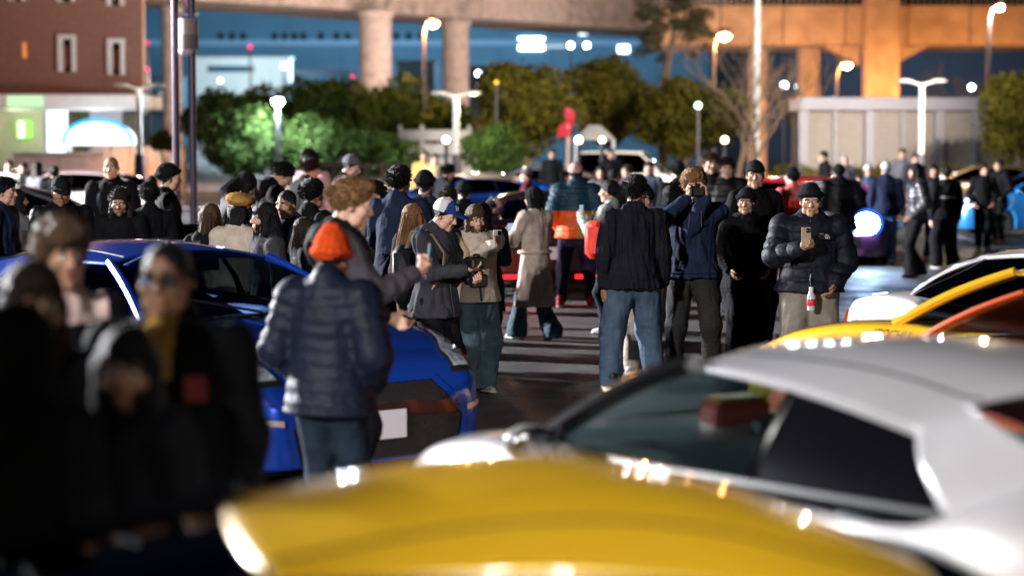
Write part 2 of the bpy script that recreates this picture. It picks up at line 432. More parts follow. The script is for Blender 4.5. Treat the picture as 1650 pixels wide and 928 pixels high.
# far blue hall and white hall
slate_ = mat('dark_roof', (.05, .06, .08), .7)
blue_clad = mat("blue_cladding", (.07, .19, .29), .6, 0, .08, .3, 0)
Bh = thing("blue_hall", "very long blue clad harbour hall with a row of dark windows seen under the viaduct", "warehouse", (X_at(640, 15), FPX / 15, 0))
for i in range(12):
    boxo("cladding_panel", (-31 + i * 5.6, 0, 8), (5.56, 2, 16), blue_clad, Bh)
for i in range(12): boxo("cornice_band", (-31 + i * 5.6, -1.1, 12.6 + .02 * (i % 2)), (5.6, .2, .6), mat("pale_blue_band", (.25, .42, .6), .6), Bh)
for px in (446, 462, 478, 492, 520, 545, 563, 360, 378, 396, 640, 660, 680):
    boxo("window", (X_at(px, 15) - X_at(640, 15), -1.05, Z_at(62, 15)), (.55, .1, .8), dark_glass, Bh)
boxo("roof", (0, 0, 16.1), (69, 3, .3), blue_clad, Bh)
for px, py, w, h, s in [(856, 73, 40, 19, 14), (895, 75, 30, 8, 1.0), (938, 55, 12, 8, 5), (1003, 80, 17, 14, 8)]:
    boxo("lit_window", (X_at(px, 15) - X_at(640, 15), -1.1, Z_at(py, 15)), (w / 15, .1, h / 15), glow("lit_panel_%d" % s, (.85, .95, 1.0), s), Bh)
for px, w, yt, ppm, lb, c_, wn_ in [(265, 70, 128, 18, "dim teal block between the tiled building and the twin poles", (.05, .13, .19), 5), (520, 90, 118, 17.5, "dark navy block before the blue hall with a row of faint lights", (.03, .07, .12), 7), (672, 60, 104, 18, "slim teal block between the two viaduct columns", (.06, .15, .22), 4), (800, 110, 112, 17, "low navy block behind the round clipped tree", (.04, .09, .15), 7)]:
    Hb = thing("harbour_block", lb, "building", (X_at(px, ppm), FPX / ppm, 0), 0, "far harbour blocks"); hh_ = Z_at(yt, ppm); ww_ = w / ppm
    boxo("wall", (0, 0, hh_ / 2), (ww_, 2, hh_), mat("block_%d" % px, c_, .7, 0, .3, .6), Hb); boxo("roof", (0, 0, hh_ + .12), (ww_ + .2, 2.2, .2), slate_, Hb)
    for j in range(wn_):
        for kz in (.82, .62):
            lit = (j * 7 + px + int(kz * 50)) % 4 == 0
            boxo("window", (-ww_ / 2 + (j + .7) * ww_ / (wn_ + .4), -1.03, hh_ * kz), (.32, .06, .3), glow("faint_room", (.8, .9, 1), .7) if lit else dark_glass, Hb)
Wh = thing("white_hall", "small white hall with a dark window strip in front of the blue hall", "hall", (X_at(395, 17), FPX / 17, 0))
whm = mat("white_cladding", (.75, .8, .82), .6, 0, .05)
for i in range(5): boxo("wall_panel", (-3.56 + i * 1.78, 0, Z_at(97, 17) / 2), (1.75, 2, Z_at(97, 17)), whm, Wh)
boxo("window_strip", (-1.1, -1.05, Z_at(113, 17)), (4.4, .1, .62), mat("blue_glass", (.05, .12, .2), .2), Wh)
boxo("roof", (0, 0, Z_at(97, 17) + .1), (9.2, 2.3, .15), whm, Wh)
lamp("hall_lamp_glow", (X_at(430, 17), FPX / 17 - 14, 9.5), 7000, (.7, .92, 1.0), radius=.4)
for px, pw in ((320, 4200), (560, 5600), (760, 6000), (930, 7000)):
    lamp("hall_lamp_glow", (X_at(px, 15), FPX / 15 - 24, 9), pw, (.55, .8, 1.0), radius=.4)
slate = mat("slate_cladding", (.08, .11, .16), .6)
Dh = thing("dark_hall", "dark slate hall far behind the orange expressway", "warehouse", (X_at(1480, 15), FPX / 15 + 10, 0))
for i in range(10): boxo("cladding_panel", (-20 + i * 4.5, 0, 6), (4.46, 2, 12.0), slate, Dh)
boxo("roof", (0, 0, 12.1), (45, 3, .25), slate, Dh)
lamp("hall_lamp_glow", (X_at(1480, 15), FPX / 15 - 12, 9), 4500, (.6, .75, 1.0), radius=.4)

# ------------------------------------------------------------------ shuttered store
S = thing("shuttered_store", "long low store with cream roller shutters between grey posts behind the hedge", "store", (X_at(1456, 45), FPX / 45, 0))
sx = lambda px: X_at(px, 45) - X_at(1456, 45)
greyp = mat("lavender_grey_steel", (.20, .20, .25), .5, .1, .08)
shm = mat("cream_shutter", (.25, .225, .205), .55, 0, .06)
boxo("roof_fascia", (sx(1456), .9, 3.39), (sx(1628) - sx(1284), 3.2, .48), greyp, S, 0, .03)
posts = [1290, 1395, 1506, 1624]
for px in posts: boxo("post", (sx(px), -.55, 1.57), (.30, .3, 3.14), greyp, S)
for a, b in zip(posts, posts[1:]):
    m = (a + b) / 2 - 2
    boxo("mullion", (sx(m), -.5, 1.57), (.14, .18, 3.14), mat("mullion_steel", (.2, .2, .24), .5), S)
    for u, v in ((a + 7, m - 2), (m + 2, b - 7)):
        nr = 16; V = []
        for i in range(nr * 4 + 1):
            z = .05 + 3.05 * i / (nr * 4); y = -.40 - .02 * (1 if i % 4 in (1, 2) else 0)
            V += [(sx(u), y, z), (sx(v), y, z)]
        F = [(2 * i, 2 * i + 1, 2 * i + 3, 2 * i + 2) for i in range(nr * 4)]
        link("shutter", mesh("shutter", V, F, False, [shm]), S)
boxo("back_wall", (sx(1456), 2.3, 1.55), (sx(1624) - sx(1290), .2, 3.1), conc, S)
# ------------------------------------------------------------------ fences
Fz = thing("plank_fence", "pale horizontal plank fence under the concrete viaduct columns", "fence", (X_at(710, 45), FPX / 45 + 6, 0))
pw_ = mat("pale_plank", (.5, .5, .52), .6)
for i in range(4): boxo("plank", (0, 0, .75 + i * .52), (3.6, .05, .40), pw_, Fz)
for px in (-1.75, -.9, .9, 1.75): boxo("post", (px, .08, 1.35), (.13, .1, 2.7), pw_, Fz)
Fz = thing("guard_rail", "low brown steel guard rail in front of the dark bushes", "guard rail", (X_at(590, 60), FPX / 60, 0))
gm = mat("brown_steel", (.16, .11, .09), .5, .3)
for z in (1.42, 1.1, .7): boxo("rail", (0, 0, z), (2.7, .06, .09), gm, Fz)
for i in range(7): boxo("post", (-1.3 + i * .433, .07, .75), (.07, .07, 1.5), gm, Fz)

# ------------------------------------------------------------------ lamp posts
dpole = mat("dark_pole", (.05, .045, .06), .4, .5)
wpole = mat("white_pole", (.48, .48, .47), .4)
def arm_lamp(px, py, ppm, label, col, gcol, power, estr, side=1, r=.27, globe=True):
    x, y, z = X_at(px, ppm), FPX / ppm, Z_at(py, ppm)
    t = thing("street_lamp", label, "street lamp", (x - side * .4, y, 0), 0, "street lamps round the car park")
    MB().tube([(0, 0, 0), (0, 0, .25), (0, 0, z - .5)], [.13, .1, .07], 10).build("pole", dpole, t, True)
    MB().tube([(0, 0, z - .5), (side * .1, 0, z - .1), (side * .4, 0, z + r * .9 + .03)], [.06, .05, .04], 8).build("arm", dpole, t, True)
    hd = MB().sphere((side * .4, 0, z + .1), (r * 1.3, r * 1.3, r * .7), 14).build("lamp_head", dpole, t, True)
    MB().sphere((side * .4, 0, z - .02), (r, r, r * .85), 14).build("globe", glow("lamp_%s" % gcol[0], gcol[1], estr), hd, True)
    if power: lamp("lamp_light", (x, y - r - (.15 if power != 3600 else -.1), z - r - .12), power, col, radius=.2)
    return t
arm_lamp(698, 38, 36, "tall lamp with a blazing orange head before the viaduct column", SODIUM, ("orange", (1, .5, .16)), 3200, 60)
arm_lamp(1165, 58, 40, "orange street lamp glowing among bare branches beside the white mast", SODIUM, ("orange", (1, .5, .16)), 1800, 60)
arm_lamp(1362, 105, 40, "orange lamp between the square expressway piers above the store", SODIUM, ("orange", (1, .5, .16)), 700, 60, 1, .2)
arm_lamp(1606, 14, 42, "dark lamp with a white globe above the end of the expressway", WARM, ("warmwhite", (1, .85, .65)), 3000, 60, 1, .14)
arm_lamp(449, 163, 55, "white post lamp with a dazzling head beside the lit bush", COOL, ("coolwhite", (.8, .93, 1)), 3600, 70, 0.02, .17)
for px in (1470, 1560, 1340, 1250): lamp("expressway_light", (X_at(px, 32), yE - 3.5, 4.2), 800, SODIUM, radius=.3)

def twin_lamp(px, py, ppm, label, on=True):
    x, y, z = X_at(px, ppm), FPX / ppm, Z_at(py, ppm)
    t = thing("twin_arm_lamp", label, "street lamp", (x, y, 0), 0, "twin arm lamps round the car park")
    MB().tube([(0, 0, 0), (0, 0, 1.5), (0, 0, 1.52), (0, 0, z)], [.12, .12, .09, .08], 10).build("pole", wpole, t, True)
    MB().lathe([(.17, 0), (.17, 1.1), (.14, 1.7), (0, 1.7)], 14).build("pole_base", dpole, t, True)
    for s in (-1, 1):
        a = MB().tube([(0, 0, z - .05), (s * .25, 0, z + .04), (s * .5, 0, z + .06)], .035, 6).build("arm", wpole, t, True)
        MB().sphere((s * .5, 0, z + .08), (.24, .14, .06), 12).build("lamp_head", wpole, a, True)
    if on:
        lamp("lamp_light", (x, y - .35, z + .05), on, (1, .93, .75), radius=.12)
    return t
twin_lamp(735, 155, 55, "white twin arm lamp on a dark base in front of the plank fence", 14)
twin_lamp(1483, 136, 55, "white twin arm lamp in front of the cream shutters", 14)
twin_lamp(226, 143, 57, "white twin arm lamp before the corner of the tiled building", 10)
lamp('lamp_light', (X_at(765, 55), FPX / 55 + .5, 3.0), 420, (1, .95, .5), radius=.12)  # extra lamp beside the twin lamp, added to light shrub and tree
# the mast that carries floodlights above the frame
def flood_mast(x, y, top, label, aim, spot, estr, heads=4, cone=95, col=(1, .97, .93), gap=.85):
    t = thing("floodlight_mast", label, "floodlight", (x, y, 0), 0, "floodlight masts")
    MB().tube([(0, 0, 0), (0, 0, top * .5), (0, 0, top)], [.16, .12, .09], 12).build("mast", wpole, t, True)
    d = Vector((aim[0] - x, aim[1] - y, 0)).normalized(); ang = math.atan2(d.y, d.x) - R(90)
    boxo("crossbar", (0, 0, top - .1), (3.4, .1, .12), dpole, t, ang)
    for i in range(heads):
        o = (i - (heads - 1) / 2) * gap
        c = Vector((math.cos(ang) * o, math.sin(ang) * o, top - .45)) + d * .12
        hb = MB().box(c, (min(.55, gap * .9), .2, .5), ang, 0, .03).build("floodlight_head", dpole, t)
        MB().box(c + d * .115, (min(.46, gap * .8), .02, .42), ang).build("lens", glow("flood_lens_%d" % estr, (.93, .96, 1), estr), hb)
        if spot: lamp("floodlight_beam", Vector((x, y, 0)) + c + d * .35, spot, col, 'SPOT', aim, R(cone), .12)
    return t
flood_mast(X_at(1218, 45), FPX / 45, 11.5, "white floodlight mast rising out of the picture among the bare branches", (0, 0, 0), 0, 120)
lamp("mast_fill", (X_at(1218, 45) - .5, FPX / 45 - 2.5, 5.5), 260, (.9, .95, 1))  # added bare lamp that whitens the mast
# bulbs and beacons far away
def bulb(px, py, ppm, col, s, r, label, cat="lamp"):
    p = at(px, py, ppm); t = thing("distant_lamp", label, cat, (p.x, p.y, 0), 0, "distant lamps")
    MB().tube([(0, 0, 0), (0, 0, p.z)], .05, 6).build("pole", dpole, t)
    MB().sphere((0, 0, p.z), r, 10).build("globe", glow("bulb_%s" % label.split()[0], col, s), t, True)
CW = (.85, .95, 1.0)
bulb(771, 120, 22, CW, 30, .18, "bright round lamp beside the second viaduct column")
bulb(919, 75, 20, CW, 18, .22, "clear lamp on the blue hall after the long lit window"); bulb(945, 75, 20, CW, 18, .22, "pure lamp on the blue hall next to its sibling")
bulb(459, 108, 24, CW, 16, .17, "crisp lamp in front of the white hall"); bulb(357, 131, 24, CW, 7, .14, "faint lamp under the white hall window strip")
bulb(1262, 138, 30, (.7, 1, 1), 20, .17, "cyan tinted lamp behind the bare tree"); bulb(1284, 140, 30, (.7, 1, 1), 14, .13, "smaller cyan lamp by the thin expressway pier")
bulb(1563, 142, 30, (.7, 1, 1), 20, .16, "icy lamp alone above the shuttered store roof")
bulb(1124, 171, 50, (.6, 1, .6), 9, .10, "greenish lamp inside the broad tree"); bulb(800, 134, 50, (1, .55, .05), 3, .07, "amber lamp inside the round tree by the viaduct")
bulb(405, 77, 30, (1, .03, .15), 2.5, .12, "red beacon under the viaduct deck"); bulb(240, 113, 34, (1, .03, .15), 3, .1, "rosy beacon at the corner of the tiled building")
bulb(241, 71, 34, (1, .03, .15), 1.6, .1, "dim red beacon high by the tiled building"); bulb(569, 125, 30, (1, .03, .1), 2.5, .1, "scarlet beacon beside the big round column")
bulb(719, 226, 62, (1, .9, .7), 9, .09, "small warm lamp against the plank fence"); bulb(1167, 226, 62, (1, .8, .55), 10, .09, "golden lamp under the bare tree")
bulb(932, 226, 62, (1, .8, .5), 10, .10, "yellowish lamp under the tent roof"); bulb(970, 226, 62, (1, .8, .5), 8, .08, "yellowish lamp at the tent roof end")

# banner, tent
T = thing("canopy_tent", "small white canopy tent between the round trees", "tent", (X_at(958, 60), FPX / 60, 0))
mb = MB().add([(-.55, -.5, 2.1), (.55, -.5, 2.1), (.55, .5, 2.1), (-.55, .5, 2.1), (-.15, 0, 2.5), (.15, 0, 2.5)], [(0, 1, 5, 4), (1, 2, 5), (2, 3, 4, 5), (3, 0, 4), (0, 3, 2, 1)])
mb.build("tent_roof", mat("tent_fabric", (.30, .29, .28), .7), T)
for a in (-.5, .5):
    for b in (-.45, .45): MB().tube([(a, b, 0), (a, b, 2.1)], .03, 6).build("leg", wpole, T)
lamp("tent_light", (X_at(958, 60), FPX / 60 - .7, 2.3), 6, WARM)
Bn = thing("banner", "wavy red banner on a wooden pole in front of the round trees", "banner", (X_at(916, 62), FPX / 62, 0))
MB().tube([(0, 0, 0), (0, 0, 2.9)], .05, 8).build("pole", mat("pale_wood", (.45, .3, .18), .6), Bn)
V = []
for i in range(15):
    z = 2.95 - i * .055; s = .05 + .05 * math.sin(i * .5) ** 2 + .007 * i; o = .09 * math.sin(i * .35) - .04
    V += [(-s + o - .02, -.06 + .03 * math.sin(i * .8), z), (s + o, -.06 + .03 * math.cos(i * .7), z)]
link("cloth", mesh("cloth", V, [(2 * i, 2 * i + 1, 2 * i + 3, 2 * i + 2) for i in range(14)], True, [mat("red_cloth", (.6, .02, .04), .7)]), Bn)
lamp("banner_light", (X_at(918, 62), FPX / 62 - 1.2, 1.5), 14, (1, .3, .3))

# two pole mast with loudspeaker in the near left
T = thing("twin_pole", "pair of thin dark violet poles carrying a grey loudspeaker drum", "pole", (X_at(298, 120), FPX / 120, 0))
pm = mat("violet_steel", (.10, .07, .11), .35, .4)
for px, r in ((285, .05), (312, .05)):
    MB().tube([(X_at(px, 120) - X_at(298, 120), 0, 0), (X_at(px, 120) - X_at(298, 120), 0, 4.6)], r, 12).build("pole", pm, T, True)
hx = X_at(307, 120) - X_at(298, 120); hz = Z_at(57, 120)
dr = MB().lathe([(0, hz - .2), (.125, hz - .2), (.13, hz), (.13, hz + .2), (0, hz + .21)], 24, 'z', (hx, -.03, 0)).build("loudspeaker", mat("drum_grey", (.42, .33, .33), .5), T, True)
MB().lathe([(.133, hz - .2), (.134, hz - .01), (.131, hz - .01)], 24, 'z', (hx, -.03, 0)).build("grille_band", mat("drum_dark", (.2, .15, .15), .5), dr, True)
MB().sphere((hx - .03, -.03, hz - .22), (.11, .11, .07), 14).build("diffuser", mat("diffuser_white", (.75, .68, .78), .4), dr, True)
MB().box((hx - .02, 0, hz + .26), (.3, .06, .04)).build("bracket", pm, T)
V = [(hx + .02, -.02, hz + .3), (hx + .12, -.03, hz + .55), (hx - .02, -.02, hz + .75), (hx - .12, -.01, hz + .5)]
link("pennant", mesh("pennant", V, [(0, 1, 2, 3)], False, [mat("pink_cloth", (.7, .4, .5), .7)]), T)
# ------------------------------------------------------------------ trees and bushes
def leaf_mat(name, c1, c2):
    m = bpy.data.materials.new(name); m.use_nodes = True; nt = m.node_tree; b = nt.nodes["Principled BSDF"]
    g = nt.nodes.new("ShaderNodeNewGeometry"); r = nt.nodes.new("ShaderNodeValToRGB")
    r.color_ramp.elements[0].color = (*c1, 1); r.color_ramp.elements[1].color = (*c2, 1)
    nt.links.new(g.outputs["Random Per Island"], r.inputs[0]); nt.links.new(r.outputs[0], b.inputs["Base Color"])
    b.inputs["Roughness"].default_value = .7; b.inputs["Specular IOR Level"].default_value = .12
    tr = nt.nodes.new("ShaderNodeBsdfTranslucent"); nt.links.new(r.outputs[0], tr.inputs[0])
    mx = nt.nodes.new("ShaderNodeMixShader"); mx.inputs[0].default_value = .3
    nt.links.new(b.outputs[0], mx.inputs[1]); nt.links.new(tr.outputs[0], mx.inputs[2]); nt.links.new(mx.outputs[0], nt.nodes["Material Output"].inputs[0])
    return m
OLIVE = leaf_mat("olive_leaves", (.040, .040, .005), (.105, .090, .010))
GREEN = leaf_mat("green_leaves", (.013, .030, .006), (.04, .072, .014))
PINE = leaf_mat("pine_needles", (.035, .04, .022), (.07, .065, .035))
YELL = leaf_mat("yellow_leaves", (.13, .11, .02), (.22, .17, .03))
bark = mat("bark", (.10, .07, .05), .9, 0, .3, 12, .6, 25)
def leaves(clumps, n, size, flat=.5):
    """small leaf quads through the shells of many clump ellipsoids"""
    w = np.array([c[1][0] * c[1][1] + c[1][2] * c[1][0] for c in clumps]); w = w / w.sum()
    idx = rng.choice(len(clumps), n, p=w)
    C = np.array([c[0] for c in clumps])[idx]; Rr = np.array([c[1] for c in clumps])[idx]
    d = rng.normal(size=(n, 3)); d /= np.linalg.norm(d, axis=1)[:, None]
    rad = rng.uniform(.5, 1.05, n) ** .6 * np.where(rng.random(n) < .10, rng.uniform(1.05, 1.4, n), 1)
    P = C + d * Rr * rad[:, None]
    nrm = d + rng.normal(size=(n, 3)) * .6; nrm /= np.linalg.norm(nrm, axis=1)[:, None]
    t = np.cross(nrm, rng.normal(size=(n, 3))); t /= np.linalg.norm(t, axis=1)[:, None]; b = np.cross(nrm, t)
    s = size * rng.uniform(.6, 1.4, n)[:, None]
    V = np.stack([P - t * s, P - b * s * flat, P + t * s, P + b * s * flat], 1).reshape(-1, 3)
    return V, np.arange(4 * n).reshape(n, 4)
def clumped(c, r, k, cr):
    out = []
    for i in range(k):
        d = rng.normal(size=3); d /= np.linalg.norm(d); d[2] = d[2] * .9
        p = np.array(c) + d * np.array(r) * rng.uniform(.45, .95)
        s = cr * rng.uniform(.45, 1.35); out.append((p, np.array([s, s, s * .8])))
    return out
def tree(name, px, ytop, ybot, wpx, ppm, label, m, n=7000, leaf=.10, trunk=.14, k=34, cat="tree", dy=0.0, group="trees round the car park"):
    y = FPX / ppm + dy; x = X_at(px, ppm); zt, zb = Z_at(ytop, ppm), max(.25, Z_at(ybot, ppm)); rx = wpx / ppm / 2; rz = (zt - zb) / 2
    t = thing(name, label, cat, (x, y, 0), 0, group)
    cl = clumped((0, 0, zb + rz), (rx * .95, rx * .8, rz * .88), k, min(rx, rz) * .46)
    V, F = leaves(cl, n, leaf); link("crown", mesh("crown", V, F, False, [m]), t)
    mb = MB(); mb.tube([(0, 0, 0), (.04, .02, zb * .6), (0, 0, zb + rz * .9)], [trunk * 1.3, trunk, trunk * .35], 8)
    for i in range(7):
        c = cl[int(rng.integers(len(cl)))][0]; z0 = zb * .6 + rng.uniform(0, .6) * rz
        mb.tube([(0, 0, z0), (c[0] * .5, c[1] * .5, (z0 + c[2]) / 2 + .1), tuple(c)], [trunk * .5, trunk * .3, .02], 6)
    mb.build("trunk", bark, t, True); return t
tree("round_tree", 846, 84, 262, 155, 48.5, "round clipped evergreen lit yellow low on the side towards the twin arm lamp", OLIVE, 13000, .10, k=44)
tree("round_tree", 985, 70, 250, 128, 44, "tall olive evergreen right of the red banner", OLIVE, 12000, .10, k=40)
tree("broad_tree", 1100, 118, 266, 168, 46, "broad low olive evergreen under the leaning pine", OLIVE, 13000, .10, k=44)
tree("round_tree", 1640, 104, 262, 120, 52, "round evergreen hiding the end of the shuttered store", OLIVE, 9000, .09, k=36)
tree("dark_tree", 640, 130, 250, 150, 36, "dim bush like tree behind the big round viaduct column", GREEN, 6500, .14, cat="tree")
tree("dark_tree", 700, 138, 240, 130, 35, "dim green tree between the two viaduct columns", GREEN, 6500, .14)
tree("dark_tree", 515, 118, 270, 170, 37, "dark rounded tree behind the white post lamp", GREEN, 9000, .14)
tree("dark_tree", 385, 130, 270, 190, 37, "dark wide tree below the white hall", GREEN, 9000, .14)
tree("bush", 395, 172, 300, 120, 54, "leafy bush lit white green by the post lamp", GREEN, 6000, .085, .05, cat="bush", group="bushes behind the crowd")
tree("bush", 505, 180, 300, 125, 53.5, "rounded bush with one bright green flank beside the post lamp", GREEN, 7000, .08, .05, cat="bush", group="bushes behind the crowd")
tree("bush", 596, 192, 300, 160, 53, "unlit dark bush above the brown guard rail", GREEN, 6500, .085, .05, cat="bush", group="bushes behind the crowd")
tree("sapling", 268, 195, 262, 48, 62, "thin sapling with yellow leaves behind the twin poles", YELL, 1400, .07, .04, k=14, cat="tree")
tree("shrub", 795, 196, 300, 110, 53, "yellow green shrub at the foot of the round clipped tree", YELL if False else GREEN, 4200, .075, .04, cat="bush", group="bushes behind the crowd")
# hedge
Hd = thing("hedge", "long clipped hedge in front of the shuttered store", "hedge", (X_at(1450, 50), FPX / 50, 0))
cl = [(np.array([x, rng.normal() * .15, .55 + rng.uniform(-.05, .35)]), np.array([.5, .45, .55])) for x in np.linspace(-3.9, 4.2, 40)]
V, F = leaves(cl, 9000, .07); link("foliage", mesh("foliage", V, F, False, [OLIVE]), Hd, kind="stuff")
mb = MB()
for x in np.linspace(-3.7, 4.0, 20): mb.tube([(x, 0, 0), (x + .05, .03, .5), (x - .05, 0, .9)], [.03, .025, .01], 5)
mb.build("stems", bark, Hd, kind="stuff")
# pine
t = thing("pine_tree", "tall leaning pine with a ragged brown crown above the broad evergreen", "tree", (X_at(1078, 44), FPX / 44 + 3, 0), 0, "trees round the car park")
pc = [(1078, 150), (1082, 110), (1090, 70), (1098, 30), (1105, -10)]
pts = [(X_at(a, 44) - X_at(1078, 44), 0, Z_at(b, 44)) for a, b in pc]
mb = MB().tube([(0, 0, 0)] + pts, [.2, .16, .14, .11, .08, .05], 8)
cl = []
for a, b, s in [(1050, 55, .7), (1062, 25, .75), (1088, 8, .8), (1112, 40, .7), (1130, 18, .75), (1120, 75, .5), (1048, 28, .6), (1092, -25, .8), (1140, 50, .5), (1070, 78, .4)]:
    c = np.array([X_at(a, 44) - X_at(1078, 44), rng.normal() * .5, Z_at(b, 44)])
    for _ in range(4): cl.append((c + rng.normal(size=3) * .32, np.array([s, s, s * .55]) * .62))
    j = int(rng.integers(2, 5)); mb.tube([pts[j], tuple((np.array(pts[j]) + c) / 2 + np.array([0, 0, .1])), tuple(c)], [.06, .04, .02], 6)
V, F = leaves(cl, 6500, .10, .22); link("crown", mesh("crown", V, F, False, [PINE]), t); mb.build("trunk", bark, t, True)
# bare trees
def bare(px, ytop, ppm, label, seed, spread=1.0, dy=0):
    r_ = random.Random(seed); y = FPX / ppm + dy; x = X_at(px, ppm); Ht = Z_at(ytop, ppm)
    t = thing("bare_tree", label, "tree", (x, y, 0), 0, "leafless trees by the white mast"); mb = MB(); tw = MB()
    def grow(p, d, L, rad, dep):
        pts = [p]; q = Vector(p)
        for i in range(3):
            d = (d + Vector((r_.uniform(-.22, .22), r_.uniform(-.22, .22), .05))).normalized(); q = q + d * L / 3; pts.append(tuple(q))
        (tw if dep >= 3 else mb).tube(pts, np.linspace(rad, rad * .6, 4), 5 if dep < 3 else 3)
        if dep < 5:
            for k in range(3 if dep < 4 else 2):
                a = r_.uniform(0, 6.28); nd = (d + Vector((math.cos(a), math.sin(a) * .6, r_.uniform(-.1, .3))) * r_.uniform(.5, .95) * spread).normalized()
                grow(pts[r_.choice([2, 3, 3])], nd, L * r_.uniform(.62, .8), rad * .55, dep + 1)
    grow((0, 0, 0), Vector((.05, 0, 1)), Ht * .36, .13, 0)
    mb.build("trunk", bark, t, True); tw.build("crown", bark, t, True)
bare(1222, 40, 48, "leafless tree with a wide fan of twigs beside the white mast", 3)
bare(1185, 85, 49, "second leafless tree with low forking limbs under the orange lamp", 11, 1.15)
bare(1290, 70, 42, "pale leafless tree in front of the thin expressway pier", 21, .9)
bare(1605, 95, 40, "leafless tree rising behind the store roof under the white globe lamp", 31, 1.1, 4)
# ------------------------------------------------------------------ cars
rubber = mat("tyre_rubber", (.012, .012, .013), .75, 0, .2, 20)
rim_dark = mat("dark_alloy", (.10, .10, .11), .3, .8, .05)
rim_light = mat("silver_alloy", (.5, .5, .52), .25, .9, .05)
black_trim = mat("black_trim", (.008, .008, .009), .35, 0, .1)
gloss_black = mat("gloss_black", (.006, .006, .008), .12, 0, 0, coat=.6)
seat_cloth = mat("seat_leather", (.02, .02, .022), .5, 0, .1)
chrome = mat("chrome_trim", (.8, .8, .82), .12, 1, 0)
lens_m = glass("clear_lens", (.75, .8, .85))
refl_m = mat("lamp_reflector", (.7, .7, .74), .18, 1, 0)
GLASS = glass("car_glass", (.30, .36, .36)); GLASS_D = glass("privacy_glass", (.03, .035, .04))
plate_m = mat("blank_plate", (.62, .60, .66), .5, 0, .03)

def spl(x, pts):
    """smooth curve through (x, value) points"""
    px = np.array([p[0] for p in pts], float); py = np.array([p[1] for p in pts], float)
    d = np.gradient(py, px); x = np.clip(np.asarray(x, float), px[0], px[-1])
    i = np.clip(np.searchsorted(px, x, 'right') - 1, 0, len(px) - 2)
    h = px[i + 1] - px[i]; t = (x - px[i]) / h
    s = (py[i + 1] - py[i]) / h
    d0 = np.where(np.sign(d[i]) == np.sign(s), d[i], d[i] * .3); d1 = np.where(np.sign(d[i + 1]) == np.sign(s), d[i + 1], d[i + 1] * .3)
    return (2 * t**3 - 3 * t**2 + 1) * py[i] + (t**3 - 2 * t**2 + t) * h * d0 + (-2 * t**3 + 3 * t**2) * py[i + 1] + (t**3 - t**2) * h * d1

COUPE = dict(   # long-bonnet coupe
    L=(-2.30, 2.36), axles=(-1.39, 1.39), wr=.35, ww=.27,
    w=[(-2.30, .60), (-2.24, .80), (-2.0, .91), (-1.4, .95), (-.6, .915), (.4, .91), (1.3, .95), (1.9, .925), (2.12, .875), (2.27, .79), (2.335, .66), (2.36, .50)],
    zb=[(-2.3, .36), (-2.1, .22), (-1, .15), (1.5, .15), (2.2, .13), (2.36, .17)],
    zs=[(-2.3, .92), (-1.9, .99), (-1.3, .97), (0, .93), (.9, .90), (1.5, .86), (2.0, .74), (2.25, .62), (2.36, .50)],
    zt=[(-2.3, 1.0), (-1.9, 1.05), (-1.3, 1.0), (-1.2, .80), (.5, .78), (.75, .92), (1.0, .955), (1.5, .92), (2.0, .80), (2.25, .67), (2.36, .50)],
    A0=(1.02, .79, .905), A1=(.27, .60, 1.255), C1=(-.92, .60, 1.165), C0=(-1.26, .77, .985), D1=(-1.02, .50, 1.255), D0=(-1.98, .62, 1.03),
    xw0=1.32, zw0=.96, xw1=.30, zw1=1.33, xr1=-1.12, zr1=1.305, xr0=-2.05, zr0=1.06, peak=1.37, Bs=.60)
SEDAN = dict(
    L=(-2.35, 2.25), axles=(-1.40, 1.38), wr=.33, ww=.23,
    w=[(-2.35, .62), (-2.28, .78), (-2.0, .86), (-1.4, .90), (0, .90), (1.3, .90), (1.8, .87), (2.08, .78), (2.2, .62), (2.25, .45)],
    zb=[(-2.35, .38), (-2.1, .25), (-1, .18), (1.5, .18), (2.1, .18), (2.25, .24)],
    zs=[(-2.35, .90), (-2.1, .98), (-1.3, .99), (0, .95), (1.0, .93), (1.6, .86), (2.0, .74), (2.25, .55)],
    zt=[(-2.35, .98), (-2.0, 1.05), (-1.45, 1.05), (-1.3, .8), (.6, .78), (.9, .95), (1.1, .985), (1.6, .92), (2.0, .80), (2.25, .58)],
    A0=(1.10, .77, .945), A1=(.25, .60, 1.335), C1=(-1.0, .58, 1.31), C0=(-1.62, .74, 1.03), D1=(-1.08, .53, 1.32), D0=(-1.72, .62, 1.06),
    xw0=1.35, zw0=.99, xw1=.32, zw1=1.38, xr1=-1.1, zr1=1.355, xr0=-1.78, zr0=1.075, peak=1.42, Bs=.48)
VAN = dict(
    L=(-2.35, 2.35), axles=(-1.40, 1.42), wr=.34, ww=.22,
    w=[(-2.35, .78), (-2.28, .86), (-1.4, .88), (0, .88), (1.4, .88), (1.9, .86), (2.2, .78), (2.35, .55)],
    zb=[(-2.35, .38), (-1, .22), (1.5, .22), (2.35, .28)],
    zs=[(-2.35, 1.12), (-1, 1.12), (0.5, 1.10), (1.4, 1.06), (1.9, .98), (2.2, .84), (2.35, .62)],
    zt=[(-2.35, 1.14), (-2.2, 1.0), (-2.0, .8), (1.1, .8), (1.5, 1.08), (1.7, 1.10), (2.0, 1.02), (2.2, .90), (2.35, .66)],
    A0=(1.62, .80, 1.08), A1=(.72, .68, 1.78), C1=(-2.0, .70, 1.80), C0=(-2.22, .82, 1.12), D1=(-2.12, .66, 1.80), D0=(-2.28, .74, 1.14),
    xw0=1.85, zw0=1.10, xw1=.80, zw1=1.84, xr1=-2.14, zr1=1.84, xr0=-2.30, zr0=1.14, peak=1.90, Bs=.42)

